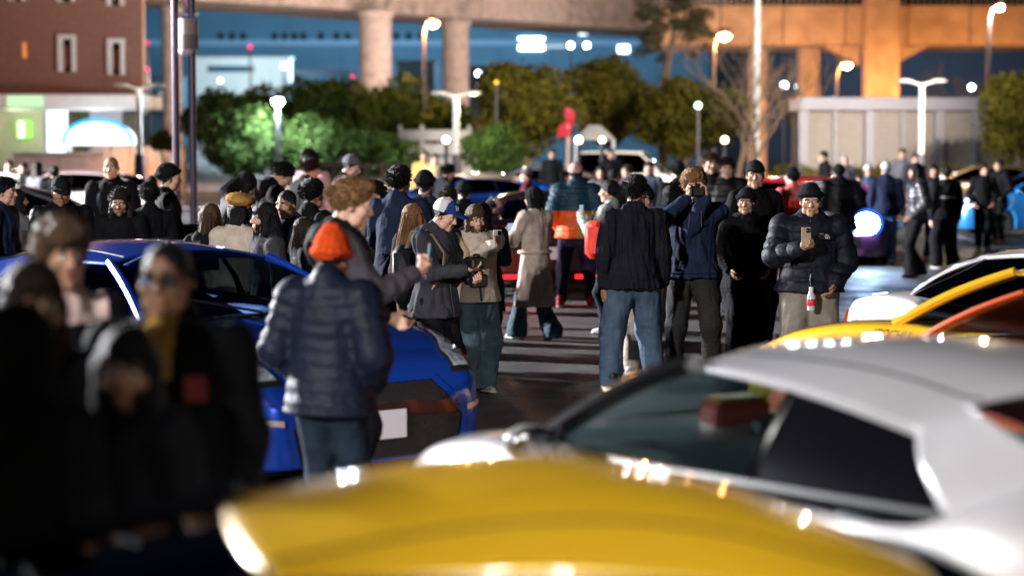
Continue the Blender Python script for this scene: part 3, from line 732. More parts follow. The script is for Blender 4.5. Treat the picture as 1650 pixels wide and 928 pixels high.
def body_grid(P, nx=110, nv=34):
    a, b = P['L']
    s = np.linspace(0, 1, nx); s = .5 - .5 * np.cos(s * math.pi); s = .55 * s + .45 * np.linspace(0, 1, nx)
    xs = a + (b - a) * s
    w, zb, zs, zt = (spl(xs, P[k]) for k in ('w', 'zb', 'zs', 'zt'))
    ctrl = []      # half section, bottom centre to top centre
    for yy, zz_ in [(0 * w, zb), (w * .6, zb), (w * .93, zb + .015), (w * .985, zb + .08), (w * 1.0, zb + (zs - zb) * .50), (w * .985, zb + (zs - zb) * .80),
                    (w * .94, zs - .012), (w * .86, zs + (zt - zs) * .30 + .012), (w * .6, zs + (zt - zs) * .78), (0 * w, zt)]:
        ctrl.append(np.stack([xs, yy, zz_], 1))
    ctrl = np.stack(ctrl)               # (10, nx, 3)
    k = ctrl.shape[0]; t = np.linspace(0, k - 1, nv)
    i = np.clip(t.astype(int), 0, k - 2); u = (t - i)[:, None, None]
    p0 = ctrl[np.clip(i - 1, 0, k - 1)]; p1 = ctrl[i]; p2 = ctrl[i + 1]; p3 = ctrl[np.clip(i + 2, 0, k - 1)]
    G = .5 * (2 * p1 + (p2 - p0) * u + (2 * p0 - 5 * p1 + 4 * p2 - p3) * u**2 + (-p0 + 3 * p1 - 3 * p2 + p3) * u**3)
    G[:, :, 1] = np.maximum(G[:, :, 1], 0); G[0, :, 1] = 0; G[-1, :, 1] = 0
    # wheel arches: press the flank inwards inside a circle round each axle
    for ax in P['axles']:
        r = np.hypot(G[:, :, 0] - ax, G[:, :, 2] - P['wr']); rin = P['wr'] + .045
        tol = .55 * (b - a) / nx
        snap = (np.abs(r - rin) < tol) & (G[:, :, 1] > .6)
        dx = (G[:, :, 0] - ax) / np.maximum(r, .05); dz = (G[:, :, 2] - P['wr']) / np.maximum(r, .05)
        G[:, :, 0] = np.where(snap, ax + dx * (rin + .001), G[:, :, 0]); G[:, :, 2] = np.where(snap, P['wr'] + dz * (rin + .001), G[:, :, 2])
        r = np.hypot(G[:, :, 0] - ax, G[:, :, 2] - P['wr'])
        flare = np.exp(-((r - rin - .03) / .05) ** 2) * .012 * (G[:, :, 1] > .6)
        G[:, :, 1] += flare
        inside = (r < rin) & (G[:, :, 1] > .45)
        G[:, :, 1] = np.where(inside, np.minimum(G[:, :, 1], .56), G[:, :, 1])
    return xs, G
def grid_faces(n, m, o=0, flip=False):
    i, j = np.meshgrid(np.arange(n - 1), np.arange(m - 1), indexing='ij')
    q = np.stack([i * m + j, i * m + j + 1, (i + 1) * m + j + 1, (i + 1) * m + j], -1).reshape(-1, 4) + o
    return q[:, ::-1] if flip else q
def patch(name, f, nu, nv, m, parent, thick=0.0, both=False, smooth=True):
    """surface f(u,v) on a grid, mirrored over y when both"""
    u, v = np.meshgrid(np.linspace(0, 1, nu), np.linspace(0, 1, nv), indexing='ij')
    G = f(u, v); V = G.reshape(-1, 3); F = grid_faces(nu, nv)
    if both:
        V2 = V * [1, -1, 1]; F = np.vstack([F, grid_faces(nu, nv, len(V), True)]); V = np.vstack([V, V2])
    o = link(name, mesh(name, V, F, smooth, [m]), parent)
    if thick:
        md = o.modifiers.new("thickness", 'SOLIDIFY'); md.thickness = thick; md.offset = 0
    return o
def lerp(a, b, t): return np.asarray(a)[None, None, :] * (1 - t)[..., None] + np.asarray(b)[None, None, :] * t[..., None]
WHEELS = {}
def wheel(parent, loc, side, r, w, rimm, hq):
    key = (r, w, rimm.name, hq)
    if key not in WHEELS:
        n = 40 if hq else 20
        ty = MB().lathe([(r * .66, -w * .46), (r * .93, -w * .5), (r * .99, -w * .38), (r, 0), (r * .99, w * .38), (r * .93, w * .5), (r * .66, w * .46)], n, 'y').mesh("tyre", [rubber], True)
        mb = MB().lathe([(r * .68, -w * .4), (r * .68, w * .46), (r * .64, w * .44), (r * .60, w * .2), (r * .56, -w * .1), (0, -w * .12)], n, 'y')
        for k in range(10 if hq else 6):
            a = 2 * math.pi * k / (10 if hq else 6)
            mb.tube([(r * .1 * math.cos(a), w * .30, r * .1 * math.sin(a)), (r * .63 * math.cos(a + .12), w * .42, r * .63 * math.sin(a + .12))], [.035, .022], 6)
        mb.lathe([(0, w * .36), (r * .14, w * .36), (r * .16, w * .2)], 16, 'y')
        WHEELS[key] = (ty, mb.mesh("rim", [rimm], True))
    ty, rm = WHEELS[key]
    o = bpy.data.objects.new("wheel", ty); COL.objects.link(o); o.parent = parent; o.location = loc
    if side < 0: o.rotation_euler = (0, 0, math.pi)
    link("rim", rm, o); return o
class Proj:
    """lays flat outlines onto a car body"""
    def __init__(s, V, F): s.bvh = BVHTree.FromPolygons([tuple(v) for v in V], [tuple(int(i) for i in f) for f in F])
    def decal(s, poly, O, U, W, off=.005, step=.03, depth=.0):
        O, U, W = Vector(O), Vector(U).normalized(), Vector(W).normalized(); D = -U.cross(W)
        pts = [Vector(p) for p in poly]; n = len(pts); out = []
        for i in range(n):
            a, b = pts[i], pts[(i + 1) % n]; k = max(1, int((b - a).length / step))
            out += [a.lerp(b, j / k) for j in range(k)]
        nb = len(out); xs = [p[0] for p in out]; ys = [p[1] for p in out]
        def inside(x, y):
            c = False
            for i in range(n):
                (x1, y1), (x2, y2) = pts[i], pts[(i + 1) % n]
                if (y1 > y) != (y2 > y) and x < (x2 - x1) * (y - y1) / (y2 - y1) + x1: c = not c
            return c
        x = min(xs) + step / 2
        while x < max(xs):
            y = min(ys) + step / 2
            while y < max(ys):
                if inside(x, y) and min((Vector((x, y)) - q).length for q in out[:nb]) > step * .5: out.append(Vector((x, y)))
                y += step
            x += step
        v2, _, f2, *_ = delaunay_2d_cdt([p.to_2d() for p in out], [], [list(range(nb))], 1, 1e-5)
        V = []; 
        for p in v2:
            o = O + U * p[0] + W * p[1]; h = s.bvh.ray_cast(o, D)
            V.append(tuple(h[0] + (h[1] if h[1].dot(D) < 0 else -h[1]) * off) if h[0] else None)
        f2 = [f for f in f2 if all(V[i] is not None for i in f)]
        return [v or (0, 0, .5) for v in V], f2
def car(name, label, P, loc, heading, pm, rimm=None, hq=False, group="cars at the meet", roof_m=None, pillar_m=None, side_glass=None, seats=True, open_glass=None, no_mirror=(), rear_glass=None, pillar_r=1.0):
    rimm = rimm or rim_dark; side_glass = side_glass or GLASS_D; ws_glass = open_glass or GLASS
    T = thing(name, label, "car", loc, R(heading), group)
    nx, nv = (150, 46) if hq else (84, 30)
    xs, G = body_grid(P, nx, nv)
    V = np.vstack([G.reshape(-1, 3), (G * [1, -1, 1]).reshape(-1, 3)])
    F1 = grid_faces(nv, nx); F2 = grid_faces(nv, nx, nv * nx, True)
    cx = G.reshape(-1, 3)[F1].mean(1)
    P_ = P
    vi = np.repeat(np.arange(nv - 1), nx - 1); vt = vi / (nv - 1) * 9
    hood = (cx[:, 0] > P['A0'][0] + .02) & (cx[:, 0] < P['L'][1] - .30) & (vt > 7.15)
    trunk = (cx[:, 0] < P['C0'][0] - .2) & (vt > 7.15)
    door = (cx[:, 0] < P['A0'][0] - .02) & (cx[:, 0] > P['A0'][0] - 1.28) & (vt > 2.9) & (vt < 6.2)
    bump = (cx[:, 0] > P['axles'][1] + P['wr'] + .12) & (vt < 6.2)
    rbump = (cx[:, 0] < P['axles'][0] - P['wr'] - .1) & (vt < 5.2)
    rest = ~(hood | trunk | door | bump | rbump)
    def piece(nm, sel, sides=(1, 1)):
        F = np.vstack([F1[sel] if sides[0] else F1[:0], F2[sel] if sides[1] else F2[:0]])
        used, inv = np.unique(F, return_inverse=True)
        return link(nm, mesh(nm, V[used], inv.reshape(-1, 4), True, [pm]), T)
    piece("body", rest); hd = piece("bonnet", hood); piece("boot_lid", trunk); piece("front_bumper", bump); piece("rear_bumper", rbump)
    d1 = piece("door", door, (1, 0)); d2 = piece("door", door, (0, 1))
    # end caps
    capV = []; capF = []
    for j in (0, nx - 1):
        ring = np.vstack([G[:, j], (G[:, j] * [1, -1, 1])[::-1]])
        c = ring.mean(0); n = len(ring)
        link("end_panel", mesh("end_panel", np.vstack([ring, c]), [(i, (i + 1) % n, n) for i in range(n)], True, [pm]), T)
        o_ = len(V) + sum(len(q) for q in capV); capV.append(np.vstack([ring, c])); capF += [(o_ + i, o_ + (i + 1) % n, o_ + n) for i in range(n)]
    pj = Proj(np.vstack([V] + capV), [tuple(f) for f in np.vstack([F1, F2])] + capF); T_ = {'root': T, 'proj': pj, 'bonnet': hd, 'P': P, 'doors': (d1, d2)}
    # seams
    sm = MB()
    def seam(pts, y=None):
        for sg in (1, -1):
            q = []
            for x, z in pts:
                h = pj.bvh.ray_cast(Vector((x, sg * 2.0, z)), Vector((0, -sg, 0)))
                if h[0]: q.append((h[0].x, h[0].y + sg * .0015, h[0].z))
            if len(q) > 2: sm.tube(q, .004, 4)
    xa = P['A0'][0] - .02; xb = P['A0'][0] - 1.28
    zlo = .32; zhi = P['A0'][2] - .04
    seam([(xa, z) for z in np.linspace(zlo, zhi, 12)]); seam([(xb, z) for z in np.linspace(zlo + .1, zhi, 12)]); seam([(x, zlo + .1 * max(0, (xb + .2 - x) / .2)) for x in np.linspace(xb, xa, 14)])
    for sg in (1, -1):      # bonnet shut line
        q = []
        for x in np.linspace(P['A0'][0] + .05, P['L'][1] - .32, 16):
            y = sg * float(spl([x], P['w'])[0]) * .80; h = pj.bvh.ray_cast(Vector((x, y, 2)), Vector((0, 0, -1)))
            if h[0]: q.append((h[0].x, h[0].y, h[0].z + .001))
        sm.tube(q, .004, 4)
    if sm.n: sm.build("seam", black_trim, T)
    for d, sg in ((d1, 1), (d2, -1)):
        h = pj.bvh.ray_cast(Vector((xb + .16, sg * 2, P['A0'][2] - .14)), Vector((0, -sg, 0)))
        if h[0]: MB().box((0, 0, 0), (.17, .02, .03), 0, 0, .008).build("handle", pm, d, loc=tuple(h[0] + Vector((0, sg * .012, 0))))
    # greenhouse
    A0, A1, C1, C0, D1, D0 = (np.array(P[k]) for k in ('A0', 'A1', 'C1', 'C0', 'D1', 'D0'))
    def cross(edge, xc, zc, u):
        s = 2 * u - 1; q = np.abs(s) ** 2.2
        return np.stack([xc + (edge[0] - xc) * q, edge[1] * s, zc + (edge[2] - zc) * q], -1)
    def ws(u, v):
        a = cross(A0, P['xw0'], P['zw0'], u); b = cross(A1, P['xw1'], P['zw1'], u)
        return a * (1 - v)[..., None] + b * v[..., None] + np.stack([.03 * np.sin(v * math.pi), 0 * v, .045 * np.sin(v * math.pi)], -1)
    def rw(u, v):
        a = cross(D1, P['xr1'], P['zr1'], u); b = cross(D0, P['xr0'], P['zr0'], u)
        return a * (1 - v)[..., None] + b * v[..., None] + np.stack([-.02 * np.sin(v * math.pi), 0 * v, .05 * np.sin(v * math.pi)], -1)
    def cant(v, mid=True):
        e = lerp(A1, C1, v); 
        b = np.sin(v * math.pi); e[..., 2] += .028 * b; e[..., 1] += .02 * b
        return e
    def roof(u, v):
        s = 2 * u - 1; q = np.abs(s) ** 2.4
        E2 = cant(np.minimum(v * 1.0, 1)); D = lerp(C1, D1, np.clip((v - .9) / .1, 0, 1))
        e = np.where((v > .9)[..., None], D, cant(v / .9))
        xc = P['xw1'] + (P['xr1'] - P['xw1']) * v
        zc = (P['zw1'] * (1 - v) + P['zr1'] * v) + (P['peak'] - .5 * (P['zw1'] + P['zr1'])) * np.sin(v * math.pi)
        return np.stack([xc + (e[..., 0] - xc) * q, e[..., 1] * s, zc + (e[..., 2] - zc) * q], -1)
    def belt(v):
        e = lerp(A0, C0, v); e[..., 1] += .03 * np.sin(v * math.pi); return e
    def side(u, v):
        a = belt(u); b = cant(u); e = a * (1 - v)[..., None] + b * v[..., None]
        e[..., 1] += .022 * np.sin(v * math.pi); return e
    def cpil(u, v):
        a = lerp(C1, C0, v); b = lerp(D1, D0, v); e = a * (1 - u)[..., None] + b * u[..., None]
        e[..., 1] += .034 * np.sin(v * math.pi) + .016 * np.sin(u * math.pi) * v; e[..., 2] += .022 * np.sin(v * math.pi); return e
    k = 2 if hq else 1
    patch("windscreen", ws, 14 * k, 8 * k, ws_glass, T)
    # roof and rear pillars are one pressing
    nu_, n1_, n2_ = 16 * k, 12 * k, 8 * k
    vv = np.concatenate([np.linspace(0, .9, n1_), .9 + .1 * np.linspace(0, 1, n2_)[1:]])
    U_, V_ = np.meshgrid(np.linspace(0, 1, nu_), vv, indexing='ij'); R0 = roof(U_, V_).reshape(-1, 3); RF = [grid_faces(nu_, len(vv))]; RV = [R0]; nn = len(R0); mi_ = [np.zeros(len(RF[0]), int)]
    U_, V_ = np.meshgrid(np.linspace(0, 1, n2_), np.linspace(0, 1, 8 * k), indexing='ij'); C_ = cpil(U_, V_).reshape(-1, 3)
    for sg in (1, -1):
        RV.append(C_ * [1, sg, 1]); RF.append(grid_faces(n2_, 8 * k, nn, sg > 0)); mi_.append(np.ones(len(RF[-1]), int)); nn += len(C_)
    rme = mesh("roof", np.vstack(RV), np.vstack(RF), True, [roof_m or pm, pm], np.concatenate(mi_))
    bm = bmesh.new(); bm.from_mesh(rme); bmesh.ops.remove_doubles(bm, verts=bm.verts, dist=.0015); bmesh.ops.recalc_face_normals(bm, faces=bm.faces)
    c1, d1_ = Vector(C1), Vector(D1); near = []
    for v in bm.verts:
        if v.is_boundary: continue
        p_ = Vector((v.co.x, abs(v.co.y), v.co.z)); ab = d1_ - c1; t_ = max(0, min(1, (p_ - c1).dot(ab) / ab.length_squared))
        if (p_ - c1 - ab * t_).length < .26: near.append(v)
    for _ in range(14 * k): bmesh.ops.smooth_vert(bm, verts=near, factor=.5, use_axis_x=True, use_axis_y=True, use_axis_z=True)
    bm.to_mesh(rme); bm.free()
    ro_ = link("roof", rme, T); md = ro_.modifiers.new("thickness", 'SOLIDIFY'); md.thickness = .012; md.offset = 0
    patch("rear_window", rw, 14 * k, 8 * k, rear_glass or side_glass, T)
    for sg in (1, -1):
        f = (lambda u, v, sg=sg: side(u, v) * np.array([1, sg, 1])); patch("side_window", f, 16 * k, 7 * k, side_glass, T)
    pmm = pillar_m or pm
    t = np.linspace(0, 1, 10)
    for sg in (1, -1):
        mir = np.array([1, sg, 1])
        mb = MB(); mb.tube([tuple((A0 * (1 - a) + A1 * a + np.array([.015, .0, .012 + .03 * math.sin(a * 3.14)])) * mir) for a in t], np.linspace(.034, .028, 10) * pillar_r, 8); mb.build("front_pillar", pmm, T, True)
        mb = MB(); mb.tube([tuple(p * mir) for p in cant(t[None, :])[0]], .011, 6); mb.build("roof_rail", pmm, T, True)
        mb = MB(); mb.tube([tuple((p + np.array([0, .004, 0])) * mir) for p in belt(t[None, :])[0]], .017, 6); mb.build("belt_moulding", black_trim, T, True)
        a, b = side(np.array([[P['Bs']]]), np.array([[0.02]]))[0, 0], side(np.array([[P['Bs'] - .10]]), np.array([[.98]]))[0, 0]
        mb = MB(); mb.tube([tuple(a * mir), tuple(((a + b) / 2 + [0, .024, 0]) * mir), tuple(b * mir)], [.034, .03, .026], 6, sq=.5); mb.build("centre_pillar", gloss_black, T, True)
        # mirror
        if sg in no_mirror: continue
        mc = (A0 + np.array([-.13, .14, .045])) * mir
        mm = MB().sphere((0, 0, 0), (.062, .10, .062), 14); mm.tube([(0, -sg * .08, -.03), (-.02, -sg * .17, -.085)], [.03, .025], 6)
        o = mm.build("mirror", pmm, T, True, loc=tuple(mc))
        MB().sphere((-.05, 0, 0), (.03, .095, .058), 12).build("mirror_glass", refl_m, o, True)
    for ax in P['axles']:
        for sg in (1, -1):
            y = float(spl([ax], P['w'])[0]) - P['ww'] / 2 - .02
            wheel(T, (ax, sg * y, P['wr']), sg, P['wr'], P['ww'], rimm, hq)
    if seats:
        mb = MB().box((-.2, 0, .30), (2.6, 1.3, .06)); mb.box((.78, 0, .80), (.35, 1.35, .16), 0, 0, .06); mb.build("dashboard", black_trim, T)
        for sy in (.36, -.36):
            sb = MB().box((-.05, sy, .48), (.5, .5, .18), 0, 0, .06); sb.tube([(-.30, sy, .5), (-.42, sy, .80), (-.50, sy, 1.0)], [.20, .22, .15], 10, sq=.4); sb.sphere((-.53, sy, 1.11), (.06, .13, .09), 10)
            sb.build("seat", seat_cloth, T, True)
        a = np.linspace(0, 2 * math.pi, 22)
        MB().tube([(.42 + .07 * math.sin(q), -.36 + .185 * math.cos(q), .86 + .16 * math.sin(q)) for q in a], .016, 6, caps=False).build("steering_wheel", black_trim, T, True)
    return T_
def put(c, nm, poly, O, U, W, m, off=.006, step=.03, parent=None, smooth=True, label=None):
    V, F = c['proj'].decal(poly, O, U, W, off, step)
    return link(nm, mesh(nm, V, F, smooth, [m]), parent or c['root'], label=label)
FR = ((3.2, 0, 0), (0, 1, 0), (0, 0, 1))        # seen from the front: u = car's left, v = up
RE = ((-3.2, 0, 0), (0, -1, 0), (0, 0, 1))
LS = ((0, 2, 0), (-1, 0, 0), (0, 0, 1))
RS = ((0, -2, 0), (1, 0, 0), (0, 0, 1))
TP = ((0, 0, 3), (1, 0, 0), (0, 1, 0))
def mirror(poly): return [(-x, y) for x, y in poly][::-1]

def lights_generic(c, head=None, tail=None, zf=.62, zr=.82, w=.36, hs=1, ts=1.0):
    r = c['root']
    hm = head or refl_m; tm = tail or mat("red_tail_lens", (.35, .01, .01), .15, 0, 0, coat=.5)
    pf = [(.50, zf - .06), (.80, zf), (.84, zf + .09), (.55, zf + .03)]
    pr = [(.42, zr - .06), (.80, zr - .06), (.80, zr + .06), (.42, zr + .06)]
    for q in (pf, mirror(pf)): put(c, "headlight", q, *FR, hm, .01, .05)
    for q in (pr, mirror(pr)): put(c, "tail_light", q, *RE, tm, .01, .05)
    put(c, "grille", [(-.45, .3), (.45, .3), (.4, .48), (-.4, .48)], *FR, black_trim, .006, .08)
    put(c, "number_plate", [(-.165, .52), (.165, .52), (.165, .68), (-.165, .68)], *RE, plate_m, .012, .1)
BLUE = paint("blue_paint", (.012, .065, .48), .45, .28); WHITE = paint("pearl_white_paint", (.57, .555, .57), .05, .3)
YELLOW = paint("yellow_paint", (.82, .475, .018), .1, .3); ORANGE = paint("orange_red_paint", (.65, .09, .015), .2, .3)
BLACK = paint("black_paint", (.006, .006, .008), .2, .25); SILVER = paint("silver_paint", (.42, .40, .40), .6, .3)
PINKW = paint("pinkish_white_paint", (.62, .46, .45), .1, .35); DGREY = paint("dark_grey_paint", (.05, .055, .07), .4, .3)
GRP = "cars at the meet"
# --- blue coupe facing the camera side
bh = R(-50); nose = Vector((X_at(612, 277), FPX / 277))
c0 = nose - Vector((math.cos(bh), math.sin(bh))) * 2.36
C1 = car("blue_coupe", "glossy blue sports coupe with a wide black grille and blank white number plate", COUPE, (c0.x, c0.y, 0), -50, BLUE, rim_dark, True, GRP, side_glass=GLASS, open_glass=glass("windscreen_glass", (.16, .2, .2)))
r = C1['root']
put(C1, "grille", [(-.56, .19), (.56, .19), (.61, .40), (.42, .61), (-.42, .61), (-.61, .40)], *FR, mat("grille_mesh", (.004, .004, .005), .45, 0, .3, 90, .8, 90), .010, .03)
for q_ in ([(-.44, .61), (.44, .61), (.45, .645), (-.45, .645)], [(.42, .61), (.45, .645), (.66, .405), (.61, .40)], [(-.61, .40), (-.66, .405), (-.45, .645), (-.42, .61)], [(.61, .40), (.66, .405), (.61, .19), (.56, .19)], [(-.56, .19), (-.61, .19), (-.66, .405), (-.61, .40)]): put(C1, "grille_frame", q_, *FR, BLUE, .020, .03)
put(C1, "grille_bar", [(-.60, .425), (.60, .425), (.575, .50), (-.575, .50)], *FR, mat("smoked_bar", (.012, .009, .009), .3, .2, 0, coat=.4), .020, .03)
hx_ = C1["proj"].bvh.ray_cast(Vector((3, 0, .39)), Vector((-1, 0, 0)))[0].x
boxo("number_plate", (hx_ + .03, 0, .385), (.012, .335, .17), plate_m, r, 0, .004)
put(C1, "splitter", [(-.86, .125), (.86, .125), (.86, .165), (-.86, .165)], *FR, black_trim, .014, .05)
hl = [(.52, .585), (.66, .565), (.79, .60), (.85, .70), (.845, .80), (.80, .815), (.735, .72), (.60, .655)]
OB = ((3.0, 0, 2.0), (0, 1, 0), (-.45, 0, .89))
def headlamp(c, s):
    # the lamp climbs from the bumper corner back over the wing
    O = Vector((2.6, s * 1.5, 2.4)); D = Vector((-.62, -s * .42, -.66)).normalized()
    U = Vector((0, 0, 1)).cross(D).normalized(); W = U.cross(D).normalized()
    if W.z < 0: U = -U; W = -W
    def uv(p): q = Vector(p) - O; return (q.dot(U), q.dot(W))
    P3 = [(2.22, .58, .60), (2.20, .74, .60), (2.10, .86, .655), (1.78, .90, .80), (1.60, .885, .85), (1.62, .84, .865), (1.86, .76, .80), (2.06, .62, .715)]
    poly = [uv((x, s * y, z)) for x, y, z in P3]
    h = put(c, "headlight", poly, O, U, W, rim_dark, .004, .03)
    cen = (sum(p[0] for p in poly) / 8, sum(p[1] for p in poly) / 8)
    inner = [(cen[0] + (p[0] - cen[0]) * .86, cen[1] + (p[1] - cen[1]) * .86) for p in poly]
    m_r = mat("faceted_reflector", (.75, .75, .78), .35, .15, .5, 30, 1.0, 26)
    put(c, "reflector", inner, O, U, W, m_r, .010, .025, h)
    for k, (f, rr) in enumerate(((.15, .034), (.42, .030), (.68, .022))):
        p = Vector((2.14 - f * .55, s * (.71 + f * .19), .655 + f * .20)); hit = c['proj'].bvh.ray_cast(p - D * 1.2, D)
        if hit[0]: MB().sphere((0, 0, 0), rr, 14).build("projector", mat("projector_lens", (.5, .52, .55), .05, .9, 0), h, True, loc=tuple(hit[0] - D * .0))
    put(c, "lens", poly, O, U, W, lens_m, .022, .03, h)
headlamp(C1, 1); headlamp(C1, -1)
for s in (1, -1):
    q = [(.66, .42), (.80, .44), (.80, .47), (.66, .455)]
    put(C1, "side_marker", q if s > 0 else mirror(q), *FR, mat("marker_strip", (.7, .55, .5), .2, .5, 0), .012, .04)
    d = [(1.22, s * .50), (1.52, s * .56), (1.60, s * .50), (1.34, s * .46)]
    put(C1, "bonnet_duct", d if s > 0 else d[::-1], *TP, black_trim, .006, .03)
    put(C1, "duct_lip", [(1.30, s * .44), (1.62, s * .485), (1.63, s * .47), (1.31, s * .425)], *TP, chrome, .012, .03)
for pts in ([(-.16, 1.02), (-.10, 2.05)], [(.16, 1.02), (.10, 2.05)]):
    q = []
    for x in np.linspace(pts[0][1], pts[1][1], 14):
        y = pts[0][0] + (pts[1][0] - pts[0][0]) * (x - 1.02) / 1.03; h = C1['proj'].bvh.ray_cast(Vector((x, y * 1.6, 2)), Vector((0, 0, -1)))
        if h[0]: q.append((h[0].x, h[0].y, h[0].z - .004))
    MB().tube(q, .012, 6).build("bonnet_crease", BLUE, r, True)
# wipers and windscreen sticker
MB().tube([(1.26, .45, .985), (1.05, .02, 1.07)], .009, 5).build("wiper", black_trim, r); MB().tube([(1.28, -.1, .985), (1.05, -.5, 1.07)], .009, 5).build("wiper", black_trim, r)
boxo("inner_mirror", (.42, 0, 1.235), (.03, .24, .07), black_trim, r)

# --- white coupe close to the camera, heading away
C2 = car("white_coupe", "pearl white sports coupe with black front pillars close to the camera", COUPE, (1.30, 7.50, 0), 118, WHITE, rim_dark, True, GRP, pillar_m=None, rear_glass=GLASS_D, side_glass=glass("teal_glass", (.46, .58, .58)), open_glass=glass("teal_glass", (.46, .58, .58)))
r2 = C2['root']
lights_generic(C2)
for s in (1, -1):
    # blacked out front pillar shells and dark rear quarter glass
    A0, A1 = np.array(COUPE['A0']), np.array(COUPE['A1']); mir = np.array([1, s, 1]); t = np.linspace(0, .97, 9)
    MB().tube([tuple((A0 * (1 - a) + A1 * a + np.array([.018, .006, .02 + .03 * math.sin(a * 3.14)])) * mir) for a in t], np.linspace(.044, .036, 9), 8).build("pillar_cover", gloss_black, r2, True)
P = COUPE
A0, A1, C1_, C0 = (np.array(P[k]) for k in ('A0', 'A1', 'C1', 'C0'))
def quarter(s):
    def f(u, v):
        v = v * 1.13 - .13
        uu = P['Bs'] + .015 - .10 * v + u * (1 - P['Bs'] - .0 + .10 * v)
        a = lerp(A0, C0, uu); a[..., 1] += .03 * np.sin(uu * math.pi)
        b = lerp(A1, C1_, uu); bb = np.sin(uu * math.pi); b[..., 2] += .028 * bb; b[..., 1] += .02 * bb
        e = a * (1 - v)[..., None] + b * v[..., None]; e[..., 1] += .022 * np.sin(v * math.pi) + .004
        return e * np.array([1, s, 1])
    return f
for s in (1, -1): patch("quarter_window", quarter(s), 14, 8, gloss_black, r2)
MB().tube([(.58, -.1, 1.02), (.50, .1, 1.03), (.5, .2, 1.0)], .02, 8).build("dash_visor", mat("teal_pad", (.10, .16, .16), .5), r2)
t = thing("tissue_box", "red leather box on the dashboard of the white coupe", "box", (0, 0, 0), 0)
w_ = Matrix.Rotation(R(118), 4, 'Z'); pbx = w_ @ Vector((.96, -.02, 0)); t.location = (1.30 + pbx.x, 7.5 + pbx.y, .885); t.rotation_euler = (0, 0, R(118))
boxo("box_body", (0, 0, .075), (.14, .26, .15), mat("red_leather", (.42, .06, .04), .3, coat=.4), t, 0, .02)
boxo("box_lid", (0, 0, .161), (.12, .22, .02), mat("tan_leather", (.42, .22, .08), .3), t, 0, .008)

# --- yellow car whose roof fills the bottom of the picture
YC = dict(COUPE, A1=(.22, .51, 1.21), C1=(-.90, .53, 1.145), D1=(-1.10, .44, 1.11), xw1=.29, zw1=1.245, xr1=-1.18, zr1=1.13, peak=1.35, C0=(-1.28, .72, .95), D0=(-1.36, .56, .95), xr0=-1.45, zr0=.97, zs=[(-2.3, .80), (-1.9, .86), (-1.3, .92), (0, .93), (.9, .90), (1.5, .86), (2.0, .74), (2.25, .62), (2.36, .50)], zt=[(-2.3, .84), (-1.9, .88), (-1.3, .93), (-1.2, .80), (.5, .78), (.75, .92), (1.0, .955), (1.5, .92), (2.0, .80), (2.25, .67), (2.36, .50)])
C3 = car("yellow_coupe", "yellow coupe nearest the camera, its broad roof cutting the lower edge", YC, (-.31, 4.52, 0), 190, YELLOW, rim_dark, True, GRP, pillar_m=gloss_black, side_glass=GLASS_D, open_glass=GLASS_D, seats=False)
lights_generic(C3)

# --- cars parked beside the white coupe
C6 = car("orange_coupe", "orange red coupe with a black interior hidden behind the white roof", COUPE, (3.28, 11.1, 0), 118, ORANGE, rim_dark, False, GRP, no_mirror=(1,), pillar_r=.6, side_glass=glass("orange_car_glass", (.35, .4, .4)), open_glass=glass("orange_car_glass", (.35, .4, .4)))
lights_generic(C6)
C5 = car("yellow_sports_car", "yellow sports car with black lettering on its wing by the white saloon", COUPE, (3.62, 13.0, 0), 130, YELLOW, rim_dark, True, GRP, no_mirror=(1,), side_glass=glass("orange_car_glass", (.35, .4, .4)), open_glass=GLASS_D)
lights_generic(C5)
def wing_text(c, body, size, x, z, m, sp=1.0, shear=.2, side=1):
    me = text_mesh(body, size, .0, sp, shear)
    for v in me.vertices:
        px_, pz_ = x - side * v.co.x, z + v.co.y
        h = c['proj'].bvh.ray_cast(Vector((px_, side * 2, pz_)), Vector((0, -side, 0)))
        v.co = h[0] + Vector((0, side * .006, 0)) if h[0] else Vector((px_, side * .95, pz_))
    me.materials.append(m); link("lettering", me, c['root'])
wing_text(C5, "ITOCHU", .11, .98, .795, black_trim, 1.0, .25)
wing_text(C5, "ITOCHU", .075, .98, .865, black_trim, 1.0, .25)
wing_text(C5, "S7III", .13, .12, .82, black_trim, 1.0, .2)
wh = R(-67); tail = Vector((2.98, 15.06)); cc = tail + Vector((math.cos(wh), math.sin(wh))) * 2.35
C4 = car("white_saloon", "white saloon with an orange and red tail light behind the yellow sports car", SEDAN, (cc.x, cc.y, 0), -67, WHITE, rim_light, True, GRP)
r4 = C4['root']
tl = [(.55, .76), (.84, .76), (.84, .90), (.55, .90)]
for q in (tl, mirror(tl)):
    put(C4, "tail_light", q, *RE, mat("red_tail_lens", (.35, .01, .01), .15, 0, 0, coat=.5), .012, .04)
    top = [(x, z) if z < .8 else (x, .90) for x, z in q]; mid = [(x * .98, .845 if z < .8 else .90) for x, z in q]
    put(C4, "indicator_lens", mid, *RE, mat("amber_lens", (.8, .25, .02), .15, 0, 0, coat=.5, emit=(1, .3, .05), estr=.25), .018, .04)
for s, SD in ((1, LS), (-1, RS)):
    O, U, W = SD; xx = 2.18
    q = [(xx, .76), (xx + .13, .76), (xx + .13, .90), (xx, .89)] if s > 0 else [(-xx - .13, .76), (-xx, .76), (-xx, .89), (-xx - .13, .90)]
    put(C4, "tail_light", q, O, U, W, mat("lit_tail_lens", (.5, .02, .01), .15, 0, 0, coat=.5, emit=(1, .05, .01), estr=.5), .008, .04)
put(C4, "grille", [(-.45, .3), (.45, .3), (.4, .48), (-.4, .48)], *FR, black_trim, .006, .08)

